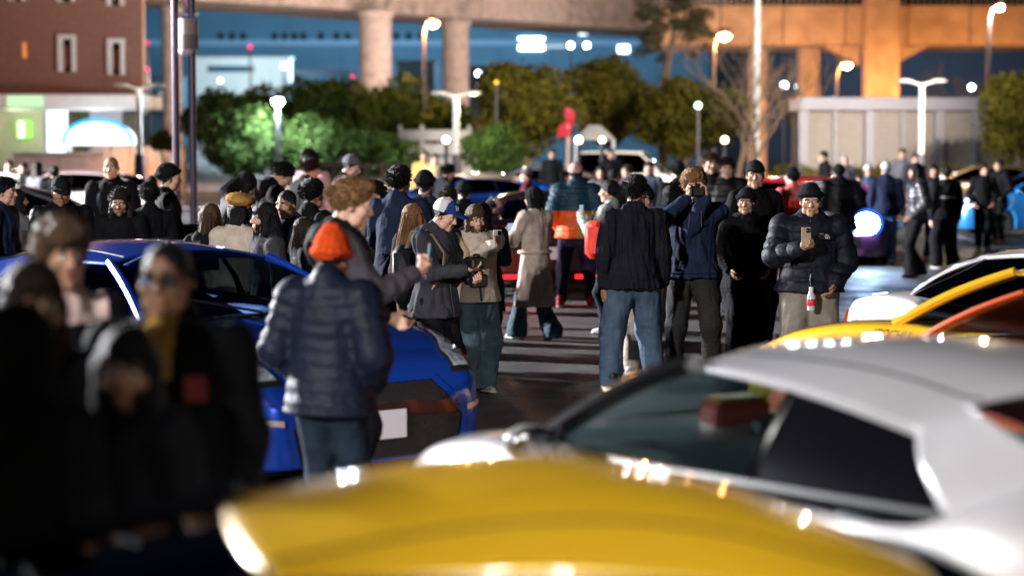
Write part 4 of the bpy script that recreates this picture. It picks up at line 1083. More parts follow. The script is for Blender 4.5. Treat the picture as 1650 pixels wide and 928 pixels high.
# --- the rest of the parking rows
def simple(name, label, P, px, ppm, heading, pm, **kw):
    y = FPX / ppm; hs, ts = kw.pop('head', None), kw.pop('tail', None); dx = kw.pop('dx', 0)
    c = car(name, label, P, (X_at(px, ppm) + dx, y, 0), heading, pm, None, False, GRP, seats=False, **kw)
    lights_generic(c, hs, ts); return c
C7 = simple("black_coupe", "black coupe whose long roof edge runs behind the blue coupe", COUPE, 150, 194, 180, BLACK); C7["root"].scale = (1, 1, .90)
Cv = simple("white_van", "white people carrier with a dark side window behind the crowd", VAN, 1010, 52, -14, paint("plain_white_paint", (.8, .79, .8), 0, .4)); Cv["root"].scale = (.70, .85, .88); Cv["root"].location.z = .12
simple("silver_saloon", "silver saloon parked beside the white people carrier", SEDAN, 862, 62, 176, SILVER)
simple("bright_blue_coupe", "bright blue coupe with a pale roof far behind the beanies", COUPE, 752, 74, -150, paint("bright_blue_paint", (.01, .10, .55), .3), roof_m=paint("cream_roof", (.7, .55, .4), .1))
redt = glow("red_tail_glow", (1, .015, .02), 3)
C11 = simple("dark_red_coupe", "dark coupe with glowing red tail lights behind the beige trench coat", COUPE, 866, 115, 94, paint("dark_red_paint", (.02, .003, .004), .3), tail=redt)
for s in (-.55, .55):
    boxo("light_strip", (-2.36, s, .30), (.03, .5, .05), redt, C11['root'])
lamp("tail_light_glow", (X_at(850, 115), FPX / 115 - 3.1, .3), 4, (1, .03, .03), radius=.3)
simple("pink_saloon", "pinkish white saloon in front of the low walls", SEDAN, 118, 72, 172, PINKW)
simple("black_hatchback", "black hatchback with faint lamps next to the pinkish saloon", SEDAN, 18, 70, 176, BLACK)
simple("pale_saloon", "pale saloon bonnet showing between the heads by the picture edge", SEDAN, 10, 108, 12, WHITE)
hb = glow("blazing_headlight", (.50, .72, 1.0), 90)
C13 = simple("headlight_car", "dark car with one blazing blue white headlight among the walkers", COUPE, 1392, 92, -96, paint("violet_paint", (.10, .03, .10), .3), dx=-.62)
MB().sphere((2.34, .52, .70), (.10, .22, .18), 14).build("headlight_bulb", hb, C13['root'], True)
MB().sphere((2.30, .52, .70), (.06, .285, .245), 18).build("headlight_halo", glow("blue_halo_glow", (.02, .16, 1.0), 1.6), C13['root'], True)  # glowing disc that imitates the blue halo round the bulb
lamp("headlight_beam", (X_at(1397, 98), FPX / 98 - .35, .72), 130, (.30, .52, 1.0), "SPOT", (X_at(1397, 98) - .6, FPX / 98 - 8, .3), R(70), .1)
simple("blue_estate", "blue estate car with lit lamps at the picture edge beyond the hooded pair", SEDAN, 1690, 74, 184, paint("sky_blue_paint", (.02, .22, .6), .2), head=glow("blue_white_lamp", (.6, .85, 1), 6), tail=glow("blue_white_lamp", (.6, .85, 1), 6))
simple("gold_saloon", "dark gold saloon with small lit lamps in front of the hedge", SEDAN, 1575, 58, 180, paint("gold_paint", (.14, .09, .04), .4), head=glow("amber_lamp", (1, .6, .2), 5))
C20 = simple("crimson_coupe", "crimson coupe hidden in the crowd near the man in the pink red shirt", COUPE, 1262, 80, 160, paint("crimson_paint", (.45, .01, .02), .2), tail=redt)
simple("white_coupe_far", "white coupe passing behind the photographer", COUPE, 1065, 112, 190, WHITE) if False else None

def drip(c, P, m):
    for s in (1, -1):
        q = []
        for v in np.linspace(.04, .96, 20):
            x = P['xw1'] + (P['xr1'] - P['xw1']) * v; y = s * (P['A1'][1] * (1 - v) + P['D1'][1] * v) * .80
            q.append((x, y, 0))
        bv = BVHTree.FromPolygons(*(lambda me: ([tuple(k.co) for k in me.vertices], [tuple(f.vertices) for f in me.polygons]))(next(o for o in c['root'].children if o.name.startswith('roof') and 'rail' not in o.name).data))
        pts = []
        for x, y, z in q:
            h = bv.ray_cast(Vector((x, y, 3)), Vector((0, 0, -1)))
            if h[0]: pts.append((x, y, h[0].z + .006))
        if len(pts) > 2: MB().tube(pts, .006, 5).build("roof_seam", m, c['root'], True)
drip(C2, COUPE, rim_dark); drip(C3, YC, mat("dark_yellow_seal", (.12, .06, .005), .5)); drip(C1, COUPE, black_trim)
# ------------------------------------------------------------------ people: distance fields turned into one smooth skin
class Field:
    def __init__(s, lo, hi, h, k=.03):
        s.h = h; s.lo = np.array(lo, float) - 3 * h; n = np.ceil((np.array(hi) - s.lo) / h).astype(int) + 4
        s.ax = [s.lo[i] + h * np.arange(n[i]) for i in range(3)]; s.f = np.full(n, .5, np.float32); s.k = k
    def _sub(s, lo, hi):
        r = []
        for i in range(3):
            a = int(np.clip(math.floor((lo[i] - s.lo[i]) / s.h), 0, len(s.ax[i]))); b = int(np.clip(math.ceil((hi[i] - s.lo[i]) / s.h) + 1, 0, len(s.ax[i])))
            if b <= a: return None
            r.append(slice(a, b))
        return tuple(r)
    def grid(s, sl): return np.stack(np.meshgrid(*[s.ax[i][sl[i]] for i in range(3)], indexing='ij'), -1)
    def put(s, fn, lo, hi, k=None, op='u'):
        k = s.k if k is None else k; pad = k + 2.5 * s.h
        sl = s._sub(np.array(lo) - pad, np.array(hi) + pad)
        if sl is None: return s
        d = fn(s.grid(sl)); f = s.f[sl]
        if op == 's': d = -d; f = -f      # subtract: max(f,-d)
        if op == 'i': f = -f; d = -d
        if op == 's': # -min(-f, d)
            d = -d; d = -(-d)
            a, b = -s.f[sl], fn(s.grid(sl)); hh = np.clip(.5 + .5 * (b - a) / max(k, 1e-6), 0, 1); s.f[sl] = -(b * (1 - hh) + a * hh - k * hh * (1 - hh)); return s
        if op == 'i':
            a, b = -s.f[sl], -fn(s.grid(sl)); hh = np.clip(.5 + .5 * (b - a) / max(k, 1e-6), 0, 1); s.f[sl] = -(b * (1 - hh) + a * hh - k * hh * (1 - hh)); return s
        hh = np.clip(.5 + .5 * (d - f) / max(k, 1e-6), 0, 1); s.f[sl] = d * (1 - hh) + f * hh - k * hh * (1 - hh); return s
    def cap(s, a, b, ra, rb=None, sq=None, k=None, op='u'):
        rb = ra if rb is None else rb; a = np.array(a, float); b = np.array(b, float); ab = b - a; L = ab @ ab + 1e-12
        def fn(P):
            q = P - a; t = np.clip((q @ ab) / L, 0, 1); q = q - t[..., None] * ab
            if sq is not None: u, kk = sq; q = q + (kk - 1) * (q @ u)[..., None] * u
            return np.linalg.norm(q, axis=-1) - (ra + (rb - ra) * t)
        m = max(ra, rb); return s.put(fn, np.minimum(a, b) - m, np.maximum(a, b) + m, k, op)
    def ell(s, c, r, k=None, op='u', M=None):
        c = np.array(c, float); r = np.array(r, float)
        def fn(P):
            q = P - c
            if M is not None: q = q @ M
            n = np.linalg.norm(q / r, axis=-1); g = np.linalg.norm(q / r**2, axis=-1) + 1e-9
            return n * (n - 1) / g
        m = r.max(); return s.put(fn, c - m, c + m, k, op)
    def plane(s, p, n, k=.004):       # keep the side n points away from
        p = np.array(p, float); n = np.array(n, float); n /= np.linalg.norm(n)
        return s.put(lambda P: (P - p) @ n, [-9] * 3, [9] * 3, k, 'i')
    def skin(s): return surfnet(s.f, s.lo, s.h)
def surfnet(F, o, h):
    S = F < 0; nx, ny, nz = F.shape
    c = np.zeros((nx - 1, ny - 1, nz - 1), np.int8)
    for i in (0, 1):
        for j in (0, 1):
            for k in (0, 1): c += S[i:nx - 1 + i, j:ny - 1 + j, k:nz - 1 + k]
    M = (c > 0) & (c < 8); idx = np.full(M.shape, -1, np.int64); n = int(M.sum()); idx[M] = np.arange(n)
    acc = np.zeros((n, 3)); cnt = np.zeros(n); quads = []
    for a in range(3):
        s0 = [slice(None)] * 3; s1 = [slice(None)] * 3; s0[a] = slice(0, -1); s1[a] = slice(1, None)
        A, B = F[tuple(s0)], F[tuple(s1)]; X = (A < 0) != (B < 0)
        I = np.argwhere(X)
        if not len(I): continue
        va, vb = A[X], B[X]; t = va / (va - vb)
        pos = I.astype(float); pos[:, a] += t
        b, d = [(1, 2), (2, 0), (0, 1)][a]
        cell = []
        for db, dd in ((-1, -1), (0, -1), (0, 0), (-1, 0)):
            J = I.copy(); J[:, b] += db; J[:, d] += dd
            ok = np.all((J >= 0) & (J < np.array(M.shape)), 1)
            ci = np.full(len(J), -1, np.int64); Jk = J[ok]; ci[ok] = idx[Jk[:, 0], Jk[:, 1], Jk[:, 2]]; cell.append(ci)
            g = ci >= 0
            for x in range(3): acc[:, x] += np.bincount(ci[g], pos[g, x], n)
            cnt += np.bincount(ci[g], minlength=n)
        Q = np.stack(cell, 1); ok = np.all(Q >= 0, 1); Q = Q[ok]; fl = va[ok] >= 0
        Q[fl] = Q[fl][:, ::-1]; quads.append(Q)
    V = acc / np.maximum(cnt, 1)[:, None] * h + o
    return V, np.vstack(quads)
def normals(V, F):
    n = np.cross(V[F[:, 2]] - V[F[:, 0]], V[F[:, 3]] - V[F[:, 1]]); N = np.zeros_like(V)
    for x in range(3):
        for j in range(4): N[:, x] += np.bincount(F[:, j], n[:, x], len(V))
    return N / (np.linalg.norm(N, axis=1)[:, None] + 1e-12)
def wob(P, f, seed, oct=3, ani=(1, 1, 1)):
    """cheap smooth noise: sums of bent sines, -1..1"""
    r = np.random.default_rng(seed); out = np.zeros(len(P)); a = 1.0; P = P * np.array(ani)
    for o in range(oct):
        for _ in range(3):
            k = r.normal(size=3) * f; k2 = r.normal(size=3) * f * .7
            out += a * np.sin(P @ k + r.uniform(0, 6.28) + 1.4 * np.sin(P @ k2 + r.uniform(0, 6.28))) / 3
        f *= 1.9; a *= .55
    return out
def rotz(a): c, s = math.cos(a), math.sin(a); return np.array([[c, -s, 0], [s, c, 0], [0, 0, 1]])
def rotx(a): c, s = math.cos(a), math.sin(a); return np.array([[1, 0, 0], [0, c, -s], [0, s, c]])
def roty(a): c, s = math.cos(a), math.sin(a); return np.array([[c, 0, s], [0, 1, 0], [-s, 0, c]])
def ring_mesh(parts):
    V = []; F = []; n = 0; M = []
    for v, f, m in parts: V.append(v); F.append(np.asarray(f) + n); M.append(np.full(len(f), m)); n += len(v)
    return np.vstack(V), np.vstack(F), np.concatenate(M)
def ballq(c, r, n=8):
    k = n // 2 + 1; ph = np.linspace(.05, math.pi - .05, k); a = np.arange(n) * 2 * math.pi / n
    V = np.array([(math.sin(p) * math.cos(t), math.sin(p) * math.sin(t), -math.cos(p)) for p in ph for t in a]) * r + np.array(c)
    F = np.array([(i * n + j, i * n + (j + 1) % n, (i + 1) * n + (j + 1) % n, (i + 1) * n + j) for i in range(k - 1) for j in range(n)])
    return V, F

CACHE = {}
# head frame: origin between the ears, +Y the way the face looks, 0.235 m chin to crown
def head_mesh(sex, h):
    key = ('head', sex, h)
    if key in CACHE: return CACHE[key]
    f = Field((-.1, -.13, -.22), (.1, .14, .14), h, .018); fm = sex == 'f'
    f.ell((0, -.012, .035), (.074, .094, .084)); f.ell((0, .03, -.025), (.060, .062, .085))
    f.cap((-.036, .03, -.075), (.036, .03, -.075), .028 if fm else .034); f.cap((0, .035, -.085), (0, .066, -.096), .024 if fm else .028)
    f.cap((-.045, .058, -.025), (.045, .058, -.025), .026)
    f.cap((-.04, .074, .022), (.04, .074, .022), .013 if fm else .016, k=.012)
    for s in (-1, 1): f.ell((s * .032, .094, .002), (.017, .014, .012), .012, 's')
    f.cap((0, .088, .012), (0, .108, -.026), .009, .014, k=.012); f.cap((-.012, .094, -.032), (.012, .094, -.032), .010, k=.008)
    f.cap((-.019, .082, -.060), (.019, .082, -.060), .010, k=.006); f.cap((-.016, .083, -.070), (.016, .083, -.070), .010, k=.006)
    for s in (-1, 1): f.ell((s * .076, -.012, -.008), (.011, .020, .033), .008)
    f.cap((0, -.026, -.05), (0, -.045, -.20), .047 if fm else .056, .052 if fm else .062, k=.02)
    V, F = f.skin(); c = V[F].mean(1)
    M = np.zeros(len(F), int)
    M[(c[:, 1] > .083) & (np.abs(c[:, 0]) < .022) & (c[:, 2] < -.055) & (c[:, 2] > -.076)] = 1
    M[(c[:, 1] > .07) & (np.abs(c[:, 0]) > .014) & (np.abs(c[:, 0]) < .046) & (c[:, 2] > .018) & (c[:, 2] < .027)] = 2
    M[(.8 * c[:, 2] - .6 * c[:, 1] > -.005) & (c[:, 1] < .072)] = 2
    P = [(V, F, M)]
    for s in (-1, 1):
        v, q = ballq((s * .031, .078, .002), .0125); P.append((v, q, np.full(len(q), 3))); v, q = ballq((s * .031, .086, .002), .0062, 6); P.append((v, q, np.full(len(q), 4)))
    n = 0; VV = []; FF = []; MM = []
    for v, q, m in P: VV.append(v); FF.append(q + n); MM.append(m); n += len(v)
    CACHE[key] = (np.vstack(VV), np.vstack(FF), np.concatenate(MM)); return CACHE[key]
def hand_mesh(pose, h, fat=0.0):
    """right hand: wrist at origin, fingers to +Z, palm faces +Y, thumb on -X"""
    key = ('hand', pose, h)
    if key in CACHE: return CACHE[key]
    f = Field((-.1, -.05, -.06), (.07, .13, .2), h, .008)
    u = np.array([0, 1.0, 0])
    f.cap((0, 0, -.05), (0, 0, .02), .026, .028, (u, 1.25), k=.015)
    for x in (-.026, -.009, .009, .026): f.cap((x * .6, 0, .015), (x, .001, .085), .017, .013, (u, 1.1), k=.012)
    bend = {'relaxed': (18, 24, 18), 'grip': (38, 52, 34), 'open': (6, 8, 6), 'fist': (70, 85, 50)}[pose]
    for i, (x, L, r) in enumerate(((-.028, .076, .0088), (-.0095, .083, .009), (.0095, .077, .0088), (.027, .060, .0078))):
        p = np.array([x, .001, .085]); a = 0; seg = (L * .44, L * .31, L * .25); off = (0, 4, 7, 12)[i]
        for b, s in zip(bend, seg):
            a += R(b + off * .5); q = p + s * np.array([x * .6 * (1 if pose == 'open' else .3), math.sin(a), math.cos(a)]); f.cap(p, q, r + fat, r * .88 + fat, k=.004); p = q
    if pose in ('grip', 'fist'): th = [(-.026, .006, .02), (-.048, .026, .045), (-.044, .055, .066), (-.030, .070, .082)]
    else: th = [(-.026, .004, .02), (-.050, .014, .048), (-.058, .020, .078), (-.058, .028, .100)]
    for a, b, r in zip(th, th[1:], (.0135, .0112, .0098)): f.cap(a, b, r + fat, r * .9 + fat, k=.007)
    CACHE[key] = f.skin(); return CACHE[key]
def locks(n, seed, style):
    """tapered curved hair locks over the scalp, as thin prisms"""
    r = np.random.default_rng(seed); V = []; F = []; k = 0
    while k < n:
        d = r.normal(size=3); d /= np.linalg.norm(d)
        if .8 * d[2] - .6 * d[1] < -.35 + .1 * r.normal() and style != 'long': continue
        if style == 'long' and (d[1] > .35 and d[2] < .35): continue
        p = np.array([0, -.018, .045]) + d * np.array([.079, .098, .086])
        k += 1
        if style == 'curly': L = r.uniform(.035, .06); dirn = d * .8 + r.normal(size=3) * .6; grav = .15; curl = 2.2
        elif style == 'long': L = r.uniform(.16, .34); dirn = d * .12 + np.array([0, -.2, -.6]); grav = .9; curl = .2
        elif style == 'bob': L = r.uniform(.09, .17); dirn = d * .14 + np.array([0, -.12, -.5]); grav = .7; curl = .4
        else: L = r.uniform(.028, .05); dirn = d * .55 + np.array([.15, -.25 if d[2] < .4 else .35, .1]); grav = .25; curl = .4
        dirn /= np.linalg.norm(dirn); rad = r.uniform(.003, .0055) if style in ('long', 'bob') else r.uniform(.0045, .008); ax = np.cross(dirn, d + .1); ax /= np.linalg.norm(ax) + 1e-9
        ph = r.uniform(0, 6.28); m = 5; base = len(V)
        for i in range(m):
            t = i / (m - 1); c = p + dirn * L * t + np.array([0, 0, -grav * L * t * t]) + ax * .012 * curl * math.sin(ph + t * 4) * t
            if style in ('long', 'bob'):
                q = c - np.array([0, -.02, .0]); hor = np.hypot(q[0] / .092, q[1] / .108)
                if hor < 1 and c[2] < .06: c[0] /= max(hor, .3); c[1] = q[1] / max(hor, .3) - .02
            w = rad * (1 - t) ** .6 + .0008
            b2 = np.cross(dirn, ax)
            V += [c + ax * w, c - ax * w * .5 + b2 * w * .6, c - ax * w * .5 - b2 * w * .6]
            if i: 
                o = base + 3 * i
                for j in range(3): F.append((o - 3 + j, o - 3 + (j + 1) % 3, o + (j + 1) % 3, o + j))
    return np.array(V), np.array(F)
def hair_mesh(style, h, hq, under=False):
    key = ('hair', style, h, hq, under)
    if under: hq = False; style = {'short': 'buzz', 'swept': 'buzz', 'curly': 'buzz'}.get(style, style)
    if key in CACHE: return CACHE[key]
    f = Field((-.2, -.24, -.5), (.2, .2, .25), h, .02); amp, fr = .007, 60
    hair_cut = lambda n=(0, .6, -.8), p=(0, .055, .045): f.plane(p, n, .012)
    if style in ('short', 'buzz', 'swept'):
        g = {'short': .006, 'buzz': .002, 'swept': .014}[style]
        f.ell((0, -.017, .043), (.078 + g, .099 + g, .088 + g)); hair_cut(p=(0, .06, .035)); amp = .006 if style != 'buzz' else .002
        if style == 'swept': f.ell((.0, .05, .112), (.07, .05, .03)); amp = .005
    elif style == 'curly':
        f.ell((0, -.012, .050), (.096, .112, .104)); hair_cut(p=(0, .07, .038)); f.ell((.0, .07, .10), (.075, .045, .04)); amp, fr = .014, 55
    elif style in ('long', 'bob', 'pony', 'braid', 'bun'):
        f.ell((0, -.018, .043), (.087, .107, .096)); hair_cut(p=(0, .06, .04))
        u = np.array([0, 1.0, 0])
        if style == 'long':
            f.cap((0, -.075, .02), (0, -.10, -.36), .085, .075, (u, 2.2)); 
            for s in (-1, 1): f.cap((s * .075, -.01, .0), (s * .085, .0, -.30), .032, .022)
        if style == 'bob':
            f.cap((0, -.06, .02), (0, -.065, -.13), .085, .085, (u, 1.6))
            for s in (-1, 1): f.cap((s * .076, .005, .02), (s * .078, .02, -.13), .030, .026)
        if style == 'pony': f.cap((0, -.115, .04), (0, -.15, -.05), .035, .04); f.cap((0, -.15, -.05), (0, -.14, -.2), .04, .015)
        if style == 'bun': f.ell((0, -.06, .15), (.045, .045, .04))
        if style == 'braid':
            for s in (-1, 1):
                for i in range(9): f.ell((s * (.08 + .004 * i), .0 + .008 * i, -.03 - .036 * i), (.024, .022, .026), .006)
        amp = .005
    if under: f.plane((0, 0, .055), (0, -.15, 1), .01)
    V, F = f.skin(); N = normals(V, F); V = V + N * (amp * (1 - np.abs(wob(V, fr, 5))) * 1.2)[:, None]
    if hq and style in ('short', 'swept', 'curly', 'long', 'bob', 'braid'):
        v, q = locks({'long': 900, 'bob': 800, 'braid': 300}.get(style, 620), 9, {'braid': 'short'}.get(style, style)); F = np.vstack([F, q + len(V)]); V = np.vstack([V, v])
    CACHE[key] = (V, F); return CACHE[key]
def hat_mesh(style, h):
    key = ('hat', style, h)
    if key in CACHE: return CACHE[key]
    f = Field((-.2, -.24, -.3), (.2, .26, .25), h, .015); M = None; amp = 0
    if style == 'beanie':
        f.ell((0, -.016, .045), (.092, .112, .105)); f.plane((0, .05, .03), (0, .28, -.96), .006)
        for a in range(0, 360, 20): f.cap((.088 * math.cos(R(a)), -.014 + .108 * math.sin(R(a)), .050 - .02 * math.sin(R(a)) * -1.0 ), (.09 * math.cos(R(a + 20)), -.014 + .110 * math.sin(R(a + 20)), .050 + .02 * math.sin(R(a + 20))), .020, k=.006)
    elif style == 'tall_beanie':
        f.ell((0, -.016, .055), (.096, .116, .118)); f.cap((0, -.02, .08), (0, -.03, .135), .075, .06); f.plane((0, .05, .015), (0, .2, -.96), .006)
        for a in range(0, 360, 20): f.cap((.09 * math.cos(R(a)), -.014 + .112 * math.sin(R(a)), .03), (.09 * math.cos(R(a + 20)), -.014 + .112 * math.sin(R(a + 20)), .03), .022, k=.006)
    elif style == 'cap':
        f.ell((0, -.014, .045), (.090, .110, .100)); f.plane((0, .05, .040), (0, .18, -.98), .004)
        f.ell((0, .125, .052), (.078, .085, .010), .008, M=None); f.ell((0, -.014, .144), (.012, .012, .008), .004)
    elif style == 'beret':
        f.ell((.015, -.02, .105), (.128, .135, .062), M=roty(.15)); f.cap((-.05, -.01, .06), (.05, -.01, .06), .055); f.ell((.02, -.02, .172), (.008, .008, .018), .006)
    elif style == 'hood':
        f.ell((0, -.025, .025), (.112, .125, .128)); f.cap((0, -.03, -.06), (0, -.05, -.16), .105, .115)
        f.ell((0, .10, .0), (.078, .10, .112), .02, 's')
    elif style == 'shawl':
        f.ell((0, -.018, .035), (.098, .118, .112)); f.cap((0, -.02, -.05), (0, -.03, -.15), .085, .095); f.ell((0, .11, .0), (.062, .08, .095), .015, 's')
    V, F = f.skin(); N = normals(V, F); V = V + N * (.003 * wob(V, 40, 3))[:, None]
    CACHE[key] = (V, F); return CACHE[key]
def shoe_mesh(h, boot=False):
    key = ('shoe', h, boot)
    if key in CACHE: return CACHE[key]
    f = Field((-.08, -.12, -.02), (.08, .22, .2), h, .025); u = np.array([0, 0, 1.0])
    f.cap((0, -.045, .05), (0, .05, .055), .044, .042); f.cap((0, .05, .045), (.004, .145, .035), .043, .036, (u, 1.15)); f.cap((0, -.045, .05), (0, -.045, .12), .042, .046)
    f.plane((0, 0, .018), (0, 0, -1), .003); up = f.skin()
    f = Field((-.08, -.12, -.02), (.08, .22, .06), h, .02)
    f.cap((0, -.05, .02), (0, .04, .02), .050, .046, (u, 2.2)); f.cap((0, .04, .02), (.004, .15, .022), .048, .044, (u, 2.2)); f.plane((0, 0, .028), (0, 0, 1), .003); f.plane((0, 0, .001), (0, 0, -1), .003)
    CACHE[key] = (up, f.skin()); return CACHE[key]

SKIN = {}
def skin_mat(tone):
    if tone not in SKIN:
        c = {'light': (.62, .36, .26), 'mid': (.50, .28, .18), 'tan': (.36, .19, .12), 'dark': (.20, .10, .065)}[tone]
        SKIN[tone] = (mat("skin_" + tone, c, .48, 0, .08, 14, .12, 160, spec=.4), mat("lips_" + tone, (c[0] * .8, c[1] * .55, c[2] * .55), .4, 0, .05))
    return SKIN[tone]
HAIRC = {'black': (.006, .005, .006), 'dark': (.022, .014, .010), 'brown': (.07, .038, .020), 'blond': (.30, .18, .08), 'honey': (.20, .10, .04), 'grey': (.3, .28, .26)}
def hair_mat(c): return mat("hair_" + c, HAIRC[c], .55, 0, .4, 30, .9, 110, spec=.25, stretch=(1, 1, .25))
eye_w = mat("eye_white", (.7, .68, .65), .25, 0, 0); eye_d = mat("eye_dark", (.015, .01, .008), .1, 0, 0)

def person(px, ytop, ppm, yaw, label, top=('hoodie', 'navy'), legs=('straight', 'black'), shoes='black', hair=('short', 'black'), hat=None,
           sex='m', tone='mid', lh='down', rh='down', lean=0, hy=0, hp=0, stance=.10, stride=0.0, build=1.0, hands=('relaxed', 'relaxed'),
           q=None, hgt=None, group="people at the car meet", twist=0, dy=0.0, le=None, re=None, feet=True, tuck=0.0):
    """one person: body, clothes and hair; px/ytop/ppm say where the crown is seen"""
    y = FPX / ppm + dy; x = X_at(px, ppm); ztop = Z_at(ytop, ppm)
    s = (hgt or ztop) / 1.765
    if q is None: q = 2 if 170 <= ppm <= 230 else (1 if ppm > 100 else 0)
    hc = (.024, .017, .0115)[q] / max(s, .8); hh = (.011, .0085, .0062)[q]; hd = (.0085, .0065, .0048)[q]
    T = thing("person", label, "person", (x, y, 0), R(yaw), group); T.scale = (s, s, s)
    fm = sex == 'f'; sw = (.175 if fm else .195) * build; bw = build * (.92 if fm else 1)
    ln = rotx(-R(lean)) @ rotz(R(twist)); hip = np.array([0, 0, .93 - tuck])
    up = lambda p: hip + ln @ (np.array(p, float) - np.array([0, 0, .93]))
    # --- skeleton
    fl = np.array([-stance, stride * .5 + .0, 0]); fr = np.array([stance, -stride * .5, 0])
    hips = {-1: np.array([-.09 * bw, 0, .90 - tuck]), 1: np.array([.09 * bw, 0, .90 - tuck])}
    ank = {-1: fl + [0, 0, .09 + max(0, -stride) * .12], 1: fr + [0, 0, .09 + max(0, stride) * .12]}
    knee = {}
    for k in (-1, 1):
        a, b = hips[k], ank[k]; d = b - a; L = np.linalg.norm(d); l1, l2 = .43, .41; L = min(L, l1 + l2 - .002)
        c = (l1 * l1 + L * L - l2 * l2) / (2 * l1 * L); sn = math.sqrt(max(0, 1 - c * c)); dn = d / np.linalg.norm(d)
        f = np.array([.05 * k, 1, 0]); f -= dn * (f @ dn); f /= np.linalg.norm(f); knee[k] = a + dn * l1 * c + f * l1 * sn
    PRE = {'down': (.255, .03, .80), 'pocket': (.20, .13, .97), 'phone': (.09, .36, 1.27), 'high': (.10, .34, 1.47), 'face': (.075, .21, 1.565), 'chest': (.09, .30, 1.16),
           'behind': (.10, -.16, .95), 'walk': (.24, .16, .84), 'back': (.25, -.14, .86), 'fold': (-.06, .22, 1.12)}
    W_ = {}; EL = {}; SH = {}
    for k, t, hint in ((-1, lh, le), (1, rh, re)):
        t = np.array(PRE[t] if isinstance(t, str) else t, float)
        if k < 0: t = t * [-1, 1, 1]
        S_ = np.array([k * sw * .93, -.005, 1.425]); d = t - S_; L = np.linalg.norm(d); l1, l2 = .295, .265
        if L > l1 + l2 - .004: t = S_ + d / L * (l1 + l2 - .004); d = t - S_; L = np.linalg.norm(d)
        c = (l1 * l1 + L * L - l2 * l2) / (2 * l1 * L); sn = math.sqrt(max(0, 1 - c * c)); dn = d / L
        f = np.array(hint if hint else (k * .55, -.45, -.8), float); f = f - dn * (f @ dn); f /= np.linalg.norm(f) + 1e-9
        SH[k], EL[k], W_[k] = up(S_), up(S_ + dn * l1 * c + f * l1 * sn), up(t)
    yv = ln @ np.array([0, 1.0, 0])
    neck = up((0, -.015, 1.485)); hrot = ln @ rotz(R(hy)) @ rotx(-R(hp)); 
    hcen = neck + ln @ np.array([0, .012, .04]) + hrot @ np.array([0, .035, .115])
    hcen_s = hcen
    # --- body skin
    sk, lip = skin_mat(tone); hm = hair_mat(hair[1]) if hair else hair_mat('black')
    f = Field((-.6, -.55, -.02), (.6, .7, 1.75), .034, .03)
    f.cap(up((0, 0, .92)), up((0, 0, 1.1)), .125 * bw, .115 * bw, (yv, 1.35)); f.cap(up((0, 0, 1.1)), up((0, 0, 1.36)), .115 * bw, .135 * bw, (yv, 1.4)); f.cap(up((-sw * .7, 0, 1.41)), up((sw * .7, 0, 1.41)), .055); f.cap(up((0, -.02, 1.42)), up((0, -.02, 1.50)), .055)
    for k in (-1, 1):
        f.cap(SH[k], EL[k], .048, .038); f.cap(EL[k], W_[k], .038, .028); f.cap(hips[k], knee[k], .078, .055); f.cap(knee[k], ank[k], .053, .037); f.cap(ank[k] + [0, -.02, -.03], ank[k] + [0, .12, -.05], .034, .03)
    BV, BF = f.skin(); parts = [(BV, BF, np.zeros(len(BF), int))]
    V, F, M = head_mesh(sex, hh); parts.append((V @ hrot.T + hcen, F, M))
    HM = {}
    for k in (-1, 1):
        hv, hf = hand_mesh(hands[0 if k < 0 else 1], hd, .0015 if q == 0 else 0); d = W_[k] - EL[k]; z = d / np.linalg.norm(d)
        held = hands[0 if k < 0 else 1] == 'grip'
        pn = (np.array([-k * .85, .25, .15]) if not held else np.array([-k * .6, .5, .5])) @ ln.T
        if held and W_[k][2] > 1.42: z = z * .4 + np.array([-k * .25, .1, .6]); z /= np.linalg.norm(z); pn = np.array([-k * 1.0, .25, 0])
        pn = pn - z * (pn @ z); pn /= np.linalg.norm(pn); xx = np.cross(pn, z)
        Mx = np.stack([xx * 1, pn, z], 1); v = hv.copy(); 
        if k < 0: v = v * [-1, 1, 1]; hf = hf[:, ::-1]
        parts.append((v @ Mx.T + W_[k] + z * .02, hf, np.zeros(len(hf), int))); HM[k] = (W_[k] + z * .085 + pn * .03, z, pn)
    n = 0; VV = []; FF = []; MM = []
    for v, ff, m in parts: VV.append(v); FF.append(ff + n); MM.append(m); n += len(v)
    link("body", mesh("body", np.vstack(VV), np.vstack(FF), True, [sk, lip, hm, eye_w, eye_d], np.concatenate(MM)), T)
    seed = int(abs(px * 7 + ytop * 13)) % 9973
    def finish(nm, fld, m, amp=.008, fr=16, ani=(1, 1, .5), fn=None, mats=None, mfn=None):
        V, F = fld.skin(); N = normals(V, F)
        if amp: V = V + N * (amp * (np.abs(wob(V, fr, seed, 3, ani)) * 1.6 - .7))[:, None]
        if fn is not None: V = V + N * fn(V)[:, None]
        mi = None if mfn is None else mfn(V[F].mean(1))
        return link(nm, mesh(nm, V, F, True, mats or [m], mi), T)
    # --- trousers
    hem_ = (top[2] if len(top) > 2 else {}).get('hem', .85); hem_ = hem_ if hem_ > .8 else .9
    lk, lc = legs; w1, w2, w3 = {'straight': (.018, .022, .024), 'slim': (.008, .008, .008), 'wide': (.03, .05, .062), 'flare': (.012, .025, .075), 'cargo': (.032, .045, .04)}[lk]
    f = Field((-.5, -.55, -.02), (.5, .55, 1.15), hc, .035); Y = np.array([0, 1.0, 0])
    f.cap(hips[-1] + [.02, 0, .0], hips[1] + [-.02, 0, 0], .112 * bw, .112 * bw, (Y, 1.08)); f.cap((0, 0, .90 - tuck), up((0, 0, 1.02)), .143 * bw, .138 * bw, (Y, 1.36))
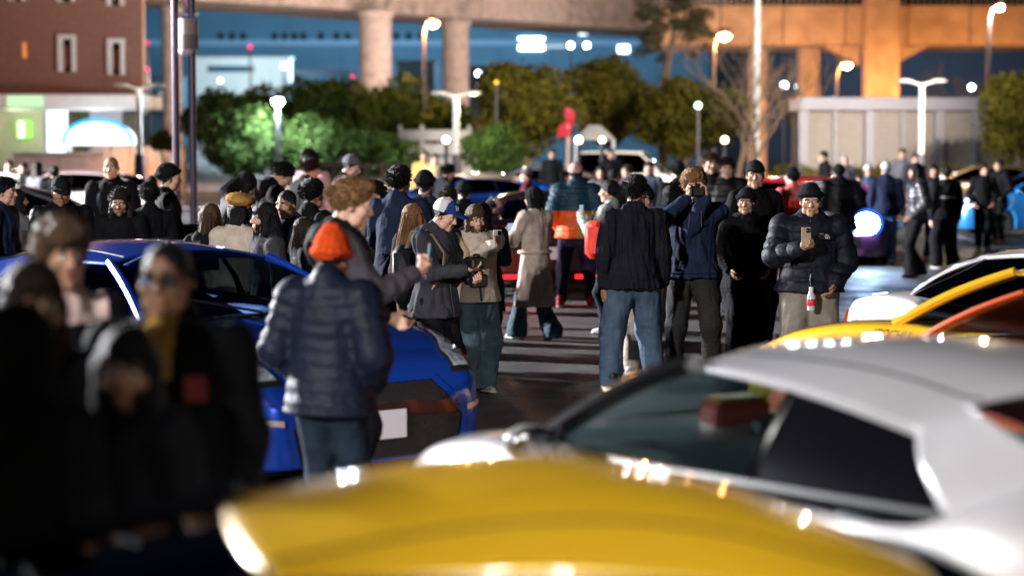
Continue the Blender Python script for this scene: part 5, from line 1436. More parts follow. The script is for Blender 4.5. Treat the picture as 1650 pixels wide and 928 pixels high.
    for k in (-1, 1):
        f.cap(hips[k], knee[k], .088 * bw + w1, .060 * bw + w2); f.cap(knee[k], ank[k] + [0, 0, -.03], .060 * bw + w2, .046 + w3)
    f.plane((0, 0, .035), (0, 0, -1)); f.plane(up((0, 0, min(1.03, hem_ + .07))), ln @ np.array([0, 0, 1.0]))
    def bunch(V):
        z = V[:, 2]; w = np.exp(-((z - .16) / .11) ** 2) + .5 * np.exp(-((z - .5) / .12) ** 2) 
        return .011 * w * (1 - np.abs(wob(V, 13, seed + 3, 2, (.6, .6, 3.2)))) - .004
    finish("trousers", f, lc, .007, 12, (1.3, 1.3, .5), bunch)
    # --- shoes
    if feet:
        up_s, so = shoe_mesh(.012 if q < 2 else .007)
        sm = shoes if not isinstance(shoes, str) else mat("shoe_" + shoes, {'black': (.012, .012, .013), 'white': (.7, .69, .68), 'red': (.5, .02, .03), 'pink': (.75, .40, .42), 'grey': (.42, .40, .38)}[shoes], .55, 0, .12, 20, .2, 60)
        for k in (-1, 1):
            a = ank[k]; pit = 0.0 if k * stride <= 0 else R(28) * min(1, abs(stride) / .4)
            o = link("shoe", mesh("shoe", *up_s, True, [sm]), T, loc=(a[0], a[1], a[2] - .09), rot=(-pit, 0, -k * R(9)))
            link("sole", mesh("sole", *so, True, [mat("sole_pale", (.6, .58, .55), .6) if shoes != 'black' else black_trim]), o)
    # --- top
    tk, tc = top[0], top[1]; opt = top[2] if len(top) > 2 else {}
    th = {'hoodie': .024, 'puffer': .050, 'jacket': .024, 'tee': .012, 'coat': .03, 'shirt': .012, 'fleece': .035}[tk]
    hem = opt.get('hem', {'hoodie': .86, 'puffer': .84, 'jacket': .86, 'tee': .84, 'coat': .48, 'shirt': .84, 'fleece': .85}[tk])
    f = Field((-.75, -.62, min(hem, .8) - .05), (.75, .8, 1.75), hc, .03)
    hw = opt.get('flare', 0)
    if hem < .8:
        f.cap((0, 0, hem), (0, 0, .93 - tuck), .20 * bw + th + hw, .165 * bw + th, (yv, 1.3))
    f.cap(up((0, 0, max(hem, .80))), up((0, 0, 1.08)), .176 * bw + th + .9 * {'straight': .018, 'slim': .008, 'wide': .03, 'flare': .012, 'cargo': .032}[lk], .145 * bw + th, (yv, 1.30)); f.cap(up((0, 0, 1.08)), up((0, .01, 1.33)), .142 * bw + th, .158 * bw + th, (yv, 1.36))
    f.cap(up((-sw * .72, -.005, 1.40)), up((sw * .72, -.005, 1.40)), .072 + th * .6); 
    for k in (-1, 1): f.cap(up((k * .11, -.02, 1.43)), up((k * .03, -.02, 1.495)), .055 + th * .4)
    for k in (-1, 1):
        ee = W_[k] - (W_[k] - EL[k]) / np.linalg.norm(W_[k] - EL[k]) * .01
        if tk == 'tee': ee = EL[k] + (ee - EL[k]) * .03; f.cap(SH[k], EL[k], .064 + th, .056 + th)
        else: f.cap(SH[k], EL[k], .060 + th, .049 + th * .9); f.cap(EL[k], ee, .049 + th * .9, .038 + th * .55)
    if tk in ('hoodie',) or opt.get('hood'):
        f.cap(up((-.07, -.10, 1.47)), up((.07, -.10, 1.47)), .055 + th * .4); f.cap(up((0, -.13, 1.42)), up((0, -.12, 1.36)), .07, .05)
        for k in (-1, 1): f.cap(up((k * .085, -.06, 1.49)), up((k * .05, .06, 1.45)), .032 + th * .3)
    if tk in ('puffer', 'jacket', 'coat', 'shirt', 'fleece'):
        f.cap(up((0, -.02, 1.46)), up((0, -.012, 1.515 + (.025 if tk == 'puffer' else 0))), .066 + th * .45, .062 + th * .4)
    f.plane(up((0, 0, hem)) if hem > .8 else (0, 0, hem), (ln @ np.array([0, 0, -1.0])) if hem > .8 else (0, 0, -1), .012)
    fold = None
    if tk == 'puffer':
        sp = opt.get('rib', .085)
        def fold(V):
            best = np.full(len(V), 9.0); par = np.zeros(len(V))
            for a, b, o in ((up((0, 0, .7)), up((0, 0, 1.5)), 0), *[(SH[k], EL[k], .03) for k in (-1, 1)], *[(EL[k], W_[k], .02) for k in (-1, 1)]):
                ab = b - a; t = np.clip((V - a) @ ab / (ab @ ab), 0, 1); dd = np.linalg.norm(V - a - t[:, None] * ab, axis=1) - (.09 if o == 0 else 0); g = dd < best
                best = np.where(g, dd, best); par = np.where(g, t * np.linalg.norm(ab) + o, par)
            w = np.abs(np.sin(par / sp * math.pi + .55 * wob(V, 8, seed, 2)))
            return .016 * np.sqrt(w) - .012 + .005 * wob(V, 26, seed + 1, 2)
    elif tk != 'tee':
        def fold(V):
            w = np.zeros(len(V))
            for k in (-1, 1):
                for P0 in (EL[k], W_[k]): w += np.exp(-(np.linalg.norm(V - P0, axis=1) / .085) ** 2)
            w += .8 * np.exp(-((V[:, 2] - hem - .06) / .06) ** 2) * (tk in ('hoodie', 'jacket'))
            return .010 * np.minimum(w, 1) * (1 - 1.3 * np.abs(wob(V, 17, seed + 2, 2, (1, 1, 2.2))))
    ms = None; mf = None
    if 'zones' in opt:      # colour blocked garment: [(material, test)]
        ms = [tc] + [z[0] for z in opt['zones']]
        def mf(c):
            o = np.zeros(len(c), int)
            for i, z in enumerate(opt['zones']): o[z[1](c)] = i + 1
            return o
    nm = {'hoodie': 'hoodie', 'puffer': 'puffer_jacket', 'jacket': 'jacket', 'tee': 'shirt', 'coat': 'coat', 'shirt': 'shirt', 'fleece': 'fleece'}[tk]
    tj = finish(nm, f, tc, opt.get('amp', .008 if tk != 'puffer' else .003), opt.get('fr', 13), opt.get('ani', (1.4, 1.4, .5)), fold, ms, mf)
    # --- hair and hat
    S4 = Matrix(np.vstack([np.hstack([hrot, hcen[:, None]]), [0, 0, 0, 1]]).tolist())
    hqf = q >= 1; hh2 = (.014, .010, .0065)[q]
    if hair and hair[0] != 'none':
        key = ('hm', hair, hh2, hqf, bool(hat))
        if key not in CACHE: CACHE[key] = mesh("hair", *hair_mesh(hair[0], hh2, hqf, bool(hat)), True, [hm])
        o = link("hair", CACHE[key], T); o.matrix_local = S4
    hat_o = None
    if hat:
        nmh = {'beanie': 'beanie', 'tall_beanie': 'beanie', 'cap': 'cap', 'beret': 'beret', 'hood': 'hood', 'shawl': 'head_scarf'}[hat[0]]
        V, F = hat_mesh(hat[0], hh2); mats_ = [hat[1]]; mi = None
        if len(hat) > 2:
            mats_ = [hat[1], hat[2]]; c = V[F].mean(1); mi = (hat[3](c)).astype(int)
        hat_o = link(nmh, mesh(nmh, V, F, True, mats_, mi), T); hat_o.matrix_local = S4
    return dict(root=T, hand=HM, up=up, ln=ln, top=tj, hat=hat_o, head=S4, W=W_, EL=EL, SH=SH, s=s, yaw=R(yaw), loc=np.array([x, y, 0]), hem=hem)
def to_world(p, q): return p['loc'] + rotz(p['yaw']) @ (np.asarray(q) * p['s'])
def frame_of(p, fwd, upv, pos):
    """world matrix with +Y along fwd and +Z near upv, both given in the person's own axes"""
    y = rotz(p['yaw']) @ np.asarray(fwd, float); z = rotz(p['yaw']) @ np.asarray(upv, float); y /= np.linalg.norm(y); z = z - y * (z @ y); z /= np.linalg.norm(z); x = np.cross(y, z)
    M = np.eye(4); M[:3, 0] = x; M[:3, 1] = y; M[:3, 2] = z; M[:3, 3] = to_world(p, pos); return Matrix(M.tolist())
screen_m = glow("phone_screen", (.55, .75, 1.0), .7)
def phone(p, label, k=1, fwd=(0, 1, .1), upv=(0, 0, 1), body=None, pos=None, bright=None, off=(0, .0, .03)):
    pos = np.array(pos) if pos is not None else p['hand'][k][0] + np.array(off)
    T = thing("phone", label, "phone", group="phones held up"); T.matrix_world = frame_of(p, fwd, upv, pos)
    b = MB().box((0, 0, 0), (.074, .009, .152), 0, 0, .0035).build("case", body or gloss_black, T)
    MB().box((0, -.0052, 0), (.068, .0012, .145)).build("screen", bright or screen_m, T)
    cb = MB().box((-.016, .0058, .05), (.034, .004, .036), 0, 0, .0015).build("camera_block", gloss_black, T)
    for a, c in ((-.024, .058), (-.024, .042), (-.008, .05)): MB().lathe([(0, .003), (.0065, .003), (.0065, 0)], 12, 'y', (a, .0085, c)).build("lens", refl_m, cb)
    return T
def camera_prop(p, label, pos, fwd=(0, 1, 0), upv=(0, 0, 1), big=1.0, strap=None):
    T = thing("camera", label, "camera", group="cameras in hand"); T.matrix_world = frame_of(p, fwd, upv, pos); T.scale = (big,) * 3
    mb = MB().box((0, 0, 0), (.130, .055, .085), 0, 0, .012); mb.box((.05, .022, -.004), (.03, .05, .078), 0, 0, .012); mb.build("camera_body", black_trim, T)
    MB().box((0, .004, .052), (.05, .05, .03), 0, 0, .01).build("viewfinder", black_trim, T)
    MB().lathe([(.010, .0), (.010, .012), (0, .012)], 14, 'z', (.048, 0, .042)).build("dial", rim_dark, T, True)
    ln = MB().lathe([(.036, .02), (.038, .05), (.034, .052), (.036, .09), (.040, .10), (.040, .115), (.034, .115), (.032, .107)], 24, 'y').build("lens_barrel", black_trim, T, True)
    ln.scale = (1, -1, 1)
    MB().sphere((0, .103, 0), (.032, .006, .032), 16).build("front_glass", mat("coated_glass", (.03, .02, .05), .05, .3, 0, coat=1), ln, True)
    return T
# ------------------------------------------------------------------ the crowd
NAVY = shiny("navy_nylon", (.005, .009, .026), .6); BLKN = shiny("black_nylon", (.006, .007, .010)); TEAL = shiny("teal_nylon", (.008, .042, .07)); ORN = shiny("orange_nylon", (.75, .10, .015)); MUS = shiny("mustard_nylon", (.42, .20, .02))
CB = cloth("black_cotton", (.0055, .0058, .008)); CN = cloth("navy_cotton", (.014, .022, .052)); CG = cloth("charcoal_cotton", (.035, .035, .045)); CGR = cloth("grey_cotton", (.12, .11, .13))
CREAM = cloth("cream_fleece", (.58, .48, .40), bump=.6, bscale=80); BEIGE = cloth("beige_gabardine", (.46, .36, .31), .75); DENB = cloth("black_denim", (.012, .013, .019), .8, .5, 60)
JEAN = cloth("blue_denim", (.075, .115, .18), .85, .4, 70, .3); JEAND = cloth("dark_denim", (.018, .028, .045), .85, .4, 70, .3); JEANT = cloth("teal_denim", (.065, .105, .135), .85, .4, 70, .3)
KHAKI = cloth("khaki_canvas", (.26, .23, .20)); OLV = cloth("olive_cotton", (.028, .027, .024)); PINK = cloth("pink_cotton", (.6, .33, .36)); REDSH = cloth("pink_red_cotton", (.7, .16, .15)); WHT = cloth("white_cotton", (.66, .62, .60)); YELC = cloth("yellow_cotton", (.55, .35, .10)); MAR = cloth("maroon_cotton", (.07, .012, .02))
ORK = mat("orange_knit", (.78, .085, .015), .9, 0, .18, 40, 1.0, 70, spec=.1, stretch=(1, 1, .35)); BLK_K = cloth("black_knit", (.009, .010, .012), .9, .6, 60); CAMEL = cloth("camel_wool", (.42, .22, .06), .9, .5, 70); LEA = mat("black_leather", (.010, .010, .012), .32, 0, .2, 10, .5, 26)
CAPB = cloth("blue_twill", (.015, .05, .22)); CAPW = cloth("white_mesh", (.66, .64, .66)); CAPK = cloth("black_twill", (.010, .011, .013)); CAPP = cloth("pink_twill", (.55, .28, .28))
P = {}
# in focus, in the middle of the picture
P['denim'] = person(1022, 285, 196, 14, "man in a black denim jacket and blue jeans seen from behind beside the photographer", ('jacket', DENB, dict(hem=.84, amp=.012, fr=11, ani=(2.6, 2.6, .35))), ('cargo', JEAN), 'black', ('short', 'black'), tone='tan', hy=-42, lh='down', rh='down', stance=.20, build=1.14, lean=1)
P['photog'] = person(1117, 275, 191, 180, "fair curly haired man in a navy hooded sweatshirt photographing towards us", ('hoodie', CN, dict(hem=.88, amp=.009)), ('straight', OLV), 'black', ('curly', 'honey'), tone='light', lh=(.085, .20, 1.535), rh=(.075, .21, 1.535), hands=('grip', 'grip'), stance=.17, build=1.14, hp=4, le=(.8, .25, -.7), re=(-.8 * -1, .25, -.7))
camera_prop(P['photog'], "black camera raised to the eye of the fair curly haired man", (-.012, .235, 1.60), (.02, 1, -.06))
P['cream'] = person(764, 330, 199, 206, "woman in a cream jacket and wide jeans holding up a phone", ('fleece', CREAM, dict(hem=.86, amp=.006)), ('wide', JEANT), 'grey', ('bob', 'brown'), sex='f', tone='light', lh=(.02, .38, 1.40), rh=(.02, .30, 1.36), hands=('grip', 'grip'), hy=-8, hp=10, build=1.3, le=(.9, 0, -.6), re=(.7, 0, -.7))
phone(P['cream'], "white phone held up in both hands of the woman in cream", -1, (.0, 1, .1), body=mat("white_case", (.75, .73, .74), .3), pos=(-.03, .45, 1.46))
P['cap'] = person(700, 317, 214, 236, "man in a grey jacket and blue white cap looking down at cameras", ('jacket', CG, dict(hem=.78, hood=True, amp=.010)), ('straight', CB), 'black', ('short', 'black'), hat=('cap', CAPB, CAPW, lambda c: (c[:, 1] < .02)), tone='light', lh=(.02, .36, 1.13), rh=(.07, .34, 1.20), hands=('grip', 'grip'), hp=20, hy=8, lean=3, build=1.18)
camera_prop(P['cap'], "small black action camera held level beside a blue and white cap", (.02, .43, 1.24), (.35, 1, 0)); camera_prop(P['cap'], "black long lens camera held low under the blue and white cap", (-.03, .42, 1.09), (.35, 1, -.05), big=1.15)
P['trench'] = person(862, 303, 157, 38, "woman in a long beige trench coat and black head scarf walking away", ('coat', BEIGE, dict(hem=.40, flare=.05, amp=.011, fr=8, ani=(2.2, 2.2, .3))), ('flare', JEANT), 'white', ('short', 'black'), hat=('shawl', BLK_K), sex='f', tone='light', lh=(.12, .34, 1.22), rh=(.10, .33, 1.22), hands=('grip', 'grip'), stride=.42, q=2)
MB().tube([tuple(P['trench']['up']((.205 * math.sin(a), .155 * math.cos(a), 1.03))) for a in np.linspace(0, 6.28, 20)], .016, 6, sq=1.4).build("belt", BEIGE, P['trench']['root'], True)
phone(P['trench'], "dark phone in the hands of the woman in the trench coat", -1, (0, 1, .2), pos=(-.06, .40, 1.27))
P['teal'] = person(928, 264, 131, -2, "man in a teal orange and mustard puffer and a faded pink cap", ('puffer', TEAL, dict(hem=.86, rib=.06, zones=[(ORN, lambda c: (c[:, 2] < 1.19) & (np.abs(c[:, 0]) < .30) & (c[:, 0] < .02)), (MUS, lambda c: (c[:, 2] < 1.19) & (np.abs(c[:, 0]) < .30) & (c[:, 0] >= .02))])), ('straight', cloth("plum_navy", (.022, .018, .045))), 'red', ('short', 'dark'), hat=('cap', CAPP), tone='mid', rh=(.2, .14, 1.02), lh='pocket', stance=.20, build=1.12, hy=10, q=2)
P['redbag'] = person(985, 292, 152, 60, "dark haired woman in a white top with a red bag raising her phone", ('jacket', cloth("pale_jacket", (.34, .36, .34)), dict(hem=.88)), ('slim', JEAND), 'white', ('pony', 'black'), sex='f', tone='light', lh=(.10, .34, 1.33), rh=(.10, .34, 1.30), hands=('grip', 'relaxed'), q=2, hy=10)
phone(P['redbag'], "silvery blue phone held up by the woman with the red bag", -1, (0, 1, .1), body=mat("ice_case", (.3, .5, .7), .2, .3))
bg_ = thing("shoulder_bag", "red shoulder bag under the arm of the dark haired woman in white", "bag", group=None); bg_.matrix_world = frame_of(P['redbag'], (0, 1, 0), (0, 0, 1), (-.30, .02, 1.10))
MB().box((0, 0, 0), (.20, .26, .40), 0, 0, .06).build("pack", shiny("red_nylon", (.65, .035, .02)), bg_, True); MB().box((-.02, -.13, -.08), (.16, .06, .18), 0, 0, .025).build("pocket", shiny("orange_nylon_b", (.75, .10, .02)), bg_, True)
MB().tube([(.0, .08, .19), (.08, .07, .32), (.13, .0, .36), (.10, -.10, .30), (.0, -.10, .19)], .016, 6, sq=.5).build("strap", black_trim, bg_, True)
P['cream_legs'] = person(1036, 300, 184, 176, "person in cream trousers and pale trainers standing behind the denim jacket", ('jacket', cloth("plum_cotton", (.06, .03, .05)), dict(hem=.86)), ('straight', cloth("cream_cotton", (.45, .38, .33))), 'grey', ('short', 'black'), tone='mid', q=1, rh='pocket', lh='pocket')
P['nface'] = person(1305, 298, 206, 176, "man in a black puffer jacket and beanie filming with a phone in one hand", ('puffer', shiny("blue_black_nylon", (.005, .007, .015), .62), dict(hem=.90, rib=.10)), ('cargo', KHAKI), 'black', ('short', 'black'), hat=('beanie', BLK_K), tone='mid', rh=(.10, .34, 1.26), lh='pocket', hands=('relaxed', 'grip'), build=1.2, hp=6, stance=.14, re=(.8, -.2, -.7))
phone(P['nface'], "gold phone filming in the hand of the man in the black puffer", 1, (.0, 1, .05), body=mat("gold_case", (.62, .5, .36), .25, .5), pos=(.055, .42, 1.36))
P['hood_a'] = person(1203, 306, 176, 186, "person in a black winter coat with the hood up beside the black puffer jacket", ('coat', CB, dict(hem=.52, hood=True)), ('wide', CB), 'black', ('short', 'black'), hat=('beanie', BLK_K), tone='tan', lh='pocket', rh='pocket', hy=-20, build=1.14)
P['hood_b'] = person(1226, 262, 170, 200, "taller man in a black cap and long black coat looking past the puffer jacket", ('coat', CB, dict(hem=.45)), ('straight', CB), 'black', ('short', 'dark'), hat=('cap', CAPK), tone='mid', lh='pocket', rh='pocket', hy=-25, dy=.5)
P['man_l'] = person(1142, 248, 124, 175, "brown haired man just behind the head of the photographer", ('jacket', CB), ('straight', CB), 'black', ('short', 'brown'), tone='light', hy=20)
P['man_r'] = person(1170, 256, 126, 168, "dark haired man in a black jacket looking over the photographer's shoulder", ('puffer', BLKN), ('straight', CB), 'black', ('short', 'dark'), tone='light', hy=12)
# left of the middle
P['orange'] = person(529, 378, 338, -24, "person in an orange knitted beanie and navy quilted jacket beside the blue coupe", ('puffer', NAVY, dict(hem=.82, rib=.075)), ('straight', JEAND), 'black', ('short', 'black'), hat=('tall_beanie', ORK), tone='light', lh='pocket', rh='pocket', build=1.12, hp=8, q=1)
P['tall'] = person(550, 288, 300, -82, "tall sandy haired man in a black and grey jacket with a hand raised", ('jacket', CB, dict(hem=.80, hood=True, zones=[(cloth('dim_grey_cotton', (.05, .046, .055)), lambda c: (c[:, 0] > .10))])), ('straight', CB), 'black', ('swept', 'honey'), tone='light', rh=(.10, .36, 1.27), lh=(.16, .24, 1.04), hands=('relaxed', 'grip'), hp=12, q=1, build=1.1)
phone(P['tall'], "dark phone held at chest height by the tall sandy haired man", 1, (0, 1, -.1), pos=(.04, .45, 1.36))
P['longhair'] = person(664, 330, 200, -50, "woman with long honey hair behind the man in the blue and white cap", ('jacket', CB), ('straight', CB), 'black', ('long', 'honey'), sex='f', tone='light', rh='chest')
P['navy_back'] = person(642, 270, 186, -18, "broad man in a navy jacket with short black hair seen from behind", ('jacket', CN, dict(hem=.80)), ('straight', CB), 'black', ('short', 'black'), tone='tan', rh='chest', lh='chest', build=1.15)
P['bean_b'] = person(684, 277, 168, -10, "person in a round black beanie behind the navy jacket", ('hoodie', CG), ('straight', CB), 'black', ('short', 'black'), hat=('beanie', BLK_K), tone='mid')
P['face_mid'] = person(607, 294, 166, 150, "short haired man facing us between the sandy man and the navy jacket", ('jacket', CB), ('straight', CB), 'black', ('short', 'black'), tone='light', hy=-20)
P['dark_a'] = person(722, 303, 152, 10, "dark tousled head above the peak of the blue and white cap", ('jacket', CB), ('straight', CB), 'black', ('short', 'dark'), tone='mid')
P['dark_b'] = person(748, 293, 146, 6, "black beanie between the tousled head and the dark red coupe", ('jacket', CB), ('straight', CB), 'black', ('short', 'black'), hat=('beanie', BLK_K), tone='mid')
P['dark_c'] = person(778, 330, 172, -14, "person in a black hooded coat right behind the woman in cream", ('coat', BLKN, dict(hem=.55)), ('straight', CB), 'black', ('short', 'black'), hat=('hood', BLKN), tone='mid', rh='chest', lh='chest', build=1.15)
P['brown_long'] = person(338, 330, 206, -12, "woman with long dark brown hair and a dark coat beside the camel beret", ('jacket', CB, dict(hood=True)), ('straight', CB), 'black', ('long', 'brown'), sex='f', tone='light', rh='chest', q=1)
P['beret'] = person(384, 318, 208, -20, "woman in a camel beret and fuzzy cream coat", ('fleece', CREAM, dict(hem=.6, amp=.008, fr=30)), ('straight', CB), 'black', ('bob', 'black'), hat=('beret', CAMEL), sex='f', tone='light', build=1.1, q=1)
P['dkhair'] = person(430, 328, 214, 120, "dark haired head beside the cream coat", ('jacket', CG), ('straight', CB), 'black', ('bob', 'black'), sex='f', tone='light', q=1)
P['bald'] = person(468, 304, 200, 165, "close cropped man in a navy jacket facing us over the blue roof", ('jacket', CN), ('straight', CB), 'black', ('none', 'black'), tone='tan', hy=-18, hp=8, q=1)
P['blk_mid'] = person(500, 291, 190, -40, "black haired man behind the close cropped man", ('jacket', CB), ('straight', CB), 'black', ('short', 'black'), tone='tan')
P['strap'] = person(488, 352, 204, -70, "short person with a bright blue strap beside the sandy haired man", ('jacket', CB), ('straight', CB), 'black', ('bob', 'dark'), sex='f', tone='light', q=1)
# people over the blue roof
P['cap_l'] = person(100, 284, 182, 205, "man in a black cap and black jacket with arms down behind the black coupe", ('jacket', BLKN, dict(hood=True)), ('straight', CB), 'black', ('short', 'black'), hat=('cap', CAPK), tone='tan', hp=14, hy=-18, build=1.15, q=1)
P['braid'] = person(196, 302, 182, 178, "woman with two braids in a black jacket behind the black coupe", ('jacket', CB), ('straight', CB), 'black', ('braid', 'dark'), sex='f', tone='tan', hp=16, build=1.1, q=2)
P['behind_braid'] = person(226, 298, 176, 20, "black jacket with pale piping behind the woman with braids", ('jacket', CB), ('straight', CB), 'black', ('short', 'black'), tone='tan', build=1.1, dy=.5)
P['fairbald'] = person(181, 252, 142, 178, "fair close cropped man in a dark jacket above the braids", ('jacket', CB), ('straight', CB), 'black', ('none', 'blond'), tone='light', build=1.1)
P['bean_red'] = person(268, 266, 168, -75, "man in a black beanie holding something red at his waist", ('jacket', CB), ('straight', CB), 'black', ('short', 'black'), hat=('beanie', BLK_K), tone='light', rh='chest', lh='chest')
t = thing("red_folder", "red folder held by the man in the black beanie beside the twin poles", "folder"); t.matrix_world = frame_of(P['bean_red'], (0, 1, .3), (0, 0, 1), (0, .36, 1.18))
boxo("cover", (0, 0, 0), (.24, .02, .30), cloth("red_card", (.6, .02, .03)), t, 0, .006); boxo("pages", (.004, 0.012, 0), (.22, .008, .28), WHT, t)
P['capsmall'] = person(245, 285, 122, -170, "shorter man in a dark cap far behind the braids", ('jacket', CG), ('straight', CB), 'black', ('short', 'black'), hat=('cap', CAPK), tone='light')
P['edge_l'] = person(4, 288, 180, -100, "person cut by the picture edge in a dark navy top", ('jacket', CN), ('straight', CB), 'black', ('short', 'black'), tone='light')
P['edge_w'] = person(26, 306, 152, -70, "dark haired woman in a grey patterned top beside the cut off person", ('jacket', CGR), ('straight', CB), 'black', ('long', 'black'), sex='f', tone='light', rh='high')
P['redw'] = person(352, 268, 158, -70, "woman bending forward with her face lit red", ('jacket', CGR), ('straight', JEAND), 'black', ('bob', 'black'), sex='f', tone='light', lean=18, hp=20, rh='phone', lh='phone', hands=('grip', 'grip'))
P['redhood'] = person(424, 254, 152, -66, "man in a black hooded coat bowing with his face lit red", ('coat', CB, dict(hood=True, hem=.7)), ('straight', CB), 'black', ('short', 'black'), tone='light', lean=10, hp=30, rh='chest', lh='chest', hands=('grip', 'grip'))
P['pinkm'] = person(503, 241, 116, 160, "man in a pale pink top turned towards us above the sandy hair", ('shirt', PINK), ('straight', CB), 'black', ('short', 'black'), tone='light', hp=16)
P['leaner'] = person(477, 254, 126, -60, "man in black leaning beside the pale pink top", ('jacket', CB), ('straight', CB), 'black', ('short', 'dark'), tone='light', lean=14)
P['redcap'] = person(549, 248, 132, -100, "man in a grey cap with his face lit red", ('jacket', CB), ('straight', CB), 'black', ('short', 'black'), hat=('cap', CGR), tone='light', hp=14, lean=6)
P['redcap2'] = person(561, 250, 120, -120, "half hidden man beyond the grey cap", ('jacket', CB), ('straight', CB), 'black', ('short', 'black'), tone='light')
# nearest, out of focus
P['curl'] = person(92, 360, 440, -155, "curly topped man with a pale pink collar close to the camera", ('jacket', CB, dict(hood=True, zones=[(cloth("pale_pink_fleece", (.58, .42, .40)), lambda c: (c[:, 2] > 1.40) & (np.abs(c[:, 0]) < .17))])), ('straight', CB), 'black', ('curly', 'brown'), tone='tan', hy=10, q=1)
P['near_w'] = person(48, 426, 560, -160, "dark haired woman in black close to the camera beside the curly topped man", ('jacket', CB), ('straight', CB), 'black', ('long', 'dark'), sex='f', tone='tan', hy=10, q=1, rh=(.10, .30, 1.12), lh=(.02, .34, 1.10), hands=('relaxed', 'grip'))
P['near_d'] = person(205, 532, 612, 150, "dark haired person in a black coat nearest the camera with a reddish cheek", ('jacket', CB, dict(hood=True)), ('straight', CB), 'black', ('bob', 'black'), sex='f', tone='tan', hy=30, q=1)
P['specs'] = person(272, 385, 515, 172, "man in a black jacket over a mustard shirt with a red badge", ('jacket', CB, dict(hem=.78, zones=[(YELC, lambda c: (c[:, 1] > .045) & (np.abs(c[:, 0]) < .05 + .0 * c[:, 2]) & (c[:, 2] > 1.33))])), ('straight', CB), 'black', ('none', 'black'), tone='tan', q=1, build=1.12)
P['near_b'] = person(20, 500, 640, -20, "dark mass of a person in a black hood at the picture edge", ('coat', CB, dict(hood=True)), ('straight', CB), 'black', ('short', 'black'), hat=('hood', CB), q=1, tone='tan')
# right side walkers
P['blueb'] = person(1352, 266, 106, 10, "broad person in a black beanie before the blazing headlight", ('puffer', BLKN, dict(hem=.74)), ('slim', cloth("plum_leggings", (.05, .03, .09))), 'pink', ('short', 'black'), hat=('beanie', BLK_K), tone='light', build=1.3, stance=.14, rh='pocket', lh='pocket')
P['whitecap'] = person(1427, 262, 97, -6, "man in a white cap and navy jacket walking away past the headlight", ('jacket', CN), ('straight', cloth("slate_denim", (.10, .15, .24))), 'pink', ('short', 'grey'), hat=('cap', CAPW), tone='light', stride=.35, build=1.12)
P['leather'] = person(1477, 264, 107, 100, "woman in a shiny black jacket and flared black trousers", ('puffer', mat("glossy_black_vinyl", (.03, .03, .04), .22, 0, .6, 14, .3, 30), dict(hem=.92)), ('flare', CB), 'black', ('long', 'black'), sex='f', tone='light', rh='pocket', lh='pocket', stride=.2)
P['teeback'] = person(1524, 268, 100, 12, "man in a black sweatshirt with a white printed line across the back", ('hoodie', CB, dict(hem=.84)), ('wide', CB), 'white', ('short', 'black'), tone='light', build=1.12, rh='down', stance=.15)
P['facew'] = person(1502, 265, 94, 185, "long haired woman partly hidden between the shiny jacket and the printed back", ('jacket', CG), ('slim', CB), 'pink', ('long', 'dark'), sex='f', tone='light')
P['rblk'] = person(1584, 264, 85, 170, "man all in black with white soles facing us near the kerb", ('jacket', CB), ('straight', CB), 'white', ('short', 'black'), tone='light', hy=20, stance=.09, lh='pocket', rh='pocket')
P['rhood'] = person(1610, 257, 79.5, 120, "man in a black hooded coat and pale trainers next to the white soled man", ('coat', CB, dict(hem=.75, hood=True)), ('slim', CB), 'pink', ('short', 'dark'), tone='light', lh='pocket', rh='pocket')
P['redshirt'] = person(1277, 272, 116, 8, "man in a pink red shirt seen from behind beyond the black cap", ('shirt', REDSH, dict(zones=[(cloth("red_print", (.6, .03, .02)), lambda c: (c[:, 2] < 1.30) & (c[:, 2] > 1.08) & (np.abs(c[:, 0]) < .11))])), ('straight', CB), 'black', ('short', 'black'), tone='light', hy=20)
P['r_far1'] = person(1328, 244, 68, 100, "slim man in black standing before the hedge", ('jacket', CB), ('straight', CB), 'black', ('short', 'dark'), tone='light')
P['r_far2'] = person(1360, 249, 72, 180, "pale haired person before the cream shutters", ('jacket', CGR), ('straight', CB), 'black', ('none', 'grey'), tone='light')
P['r_far3'] = person(1453, 240, 66, 170, "orange lit person by the twin arm lamp", ('jacket', CGR), ('straight', CB), 'black', ('short', 'brown'), tone='light')
P['r_far4'] = person(1472, 247, 70, 190, "second orange lit person touching the twin arm lamp", ('jacket', CG), ('straight', CB), 'black', ('short', 'brown'), tone='light')
P['r_far5'] = person(1398, 266, 84, 180, "person in a white knitted hat and blue jacket behind the headlight car", ('jacket', cloth("blue_cotton", (.06, .10, .2))), ('straight', CB), 'black', ('short', 'dark'), hat=('beanie', CAPW), tone='light')
P['r_pink'] = person(1384, 282, 86, 160, "person in a hot pink top beside the white knitted hat", ('puffer', shiny("hot_pink_nylon", (.7, .08, .2))), ('straight', CB), 'black', ('short', 'brown'), tone='light')
# middle distance
P['m_red'] = person(717, 265, 104, -60, "man with a red lit face in a dark jacket by the bright blue coupe", ('jacket', CB), ('straight', CB), 'black', ('short', 'black'), tone='light', hp=15)
P['m_yel1'] = person(684, 243, 68, 175, "person in a yellow rain jacket beside the twin arm lamp", ('jacket', YELC), ('straight', CB), 'black', ('short', 'brown'), tone='light')
P['m_yel2'] = person(700, 248, 71, 190, "person in a pale yellow coat close to the yellow rain jacket", ('coat', cloth("straw_cotton", (.5, .38, .2))), ('straight', CB), 'black', ('short', 'brown'), tone='light')
P['m_mar'] = person(850, 272, 97, 80, "man in a pale cap and maroon top before the silver saloon", ('jacket', MAR), ('straight', CB), 'black', ('short', 'black'), hat=('cap', CGR), tone='light')
P['m_far'] = person(890, 240, 64, 170, "lone person under the round trees beside the banner", ('jacket', CB), ('straight', CB), 'black', ('short', 'dark'), tone='light')
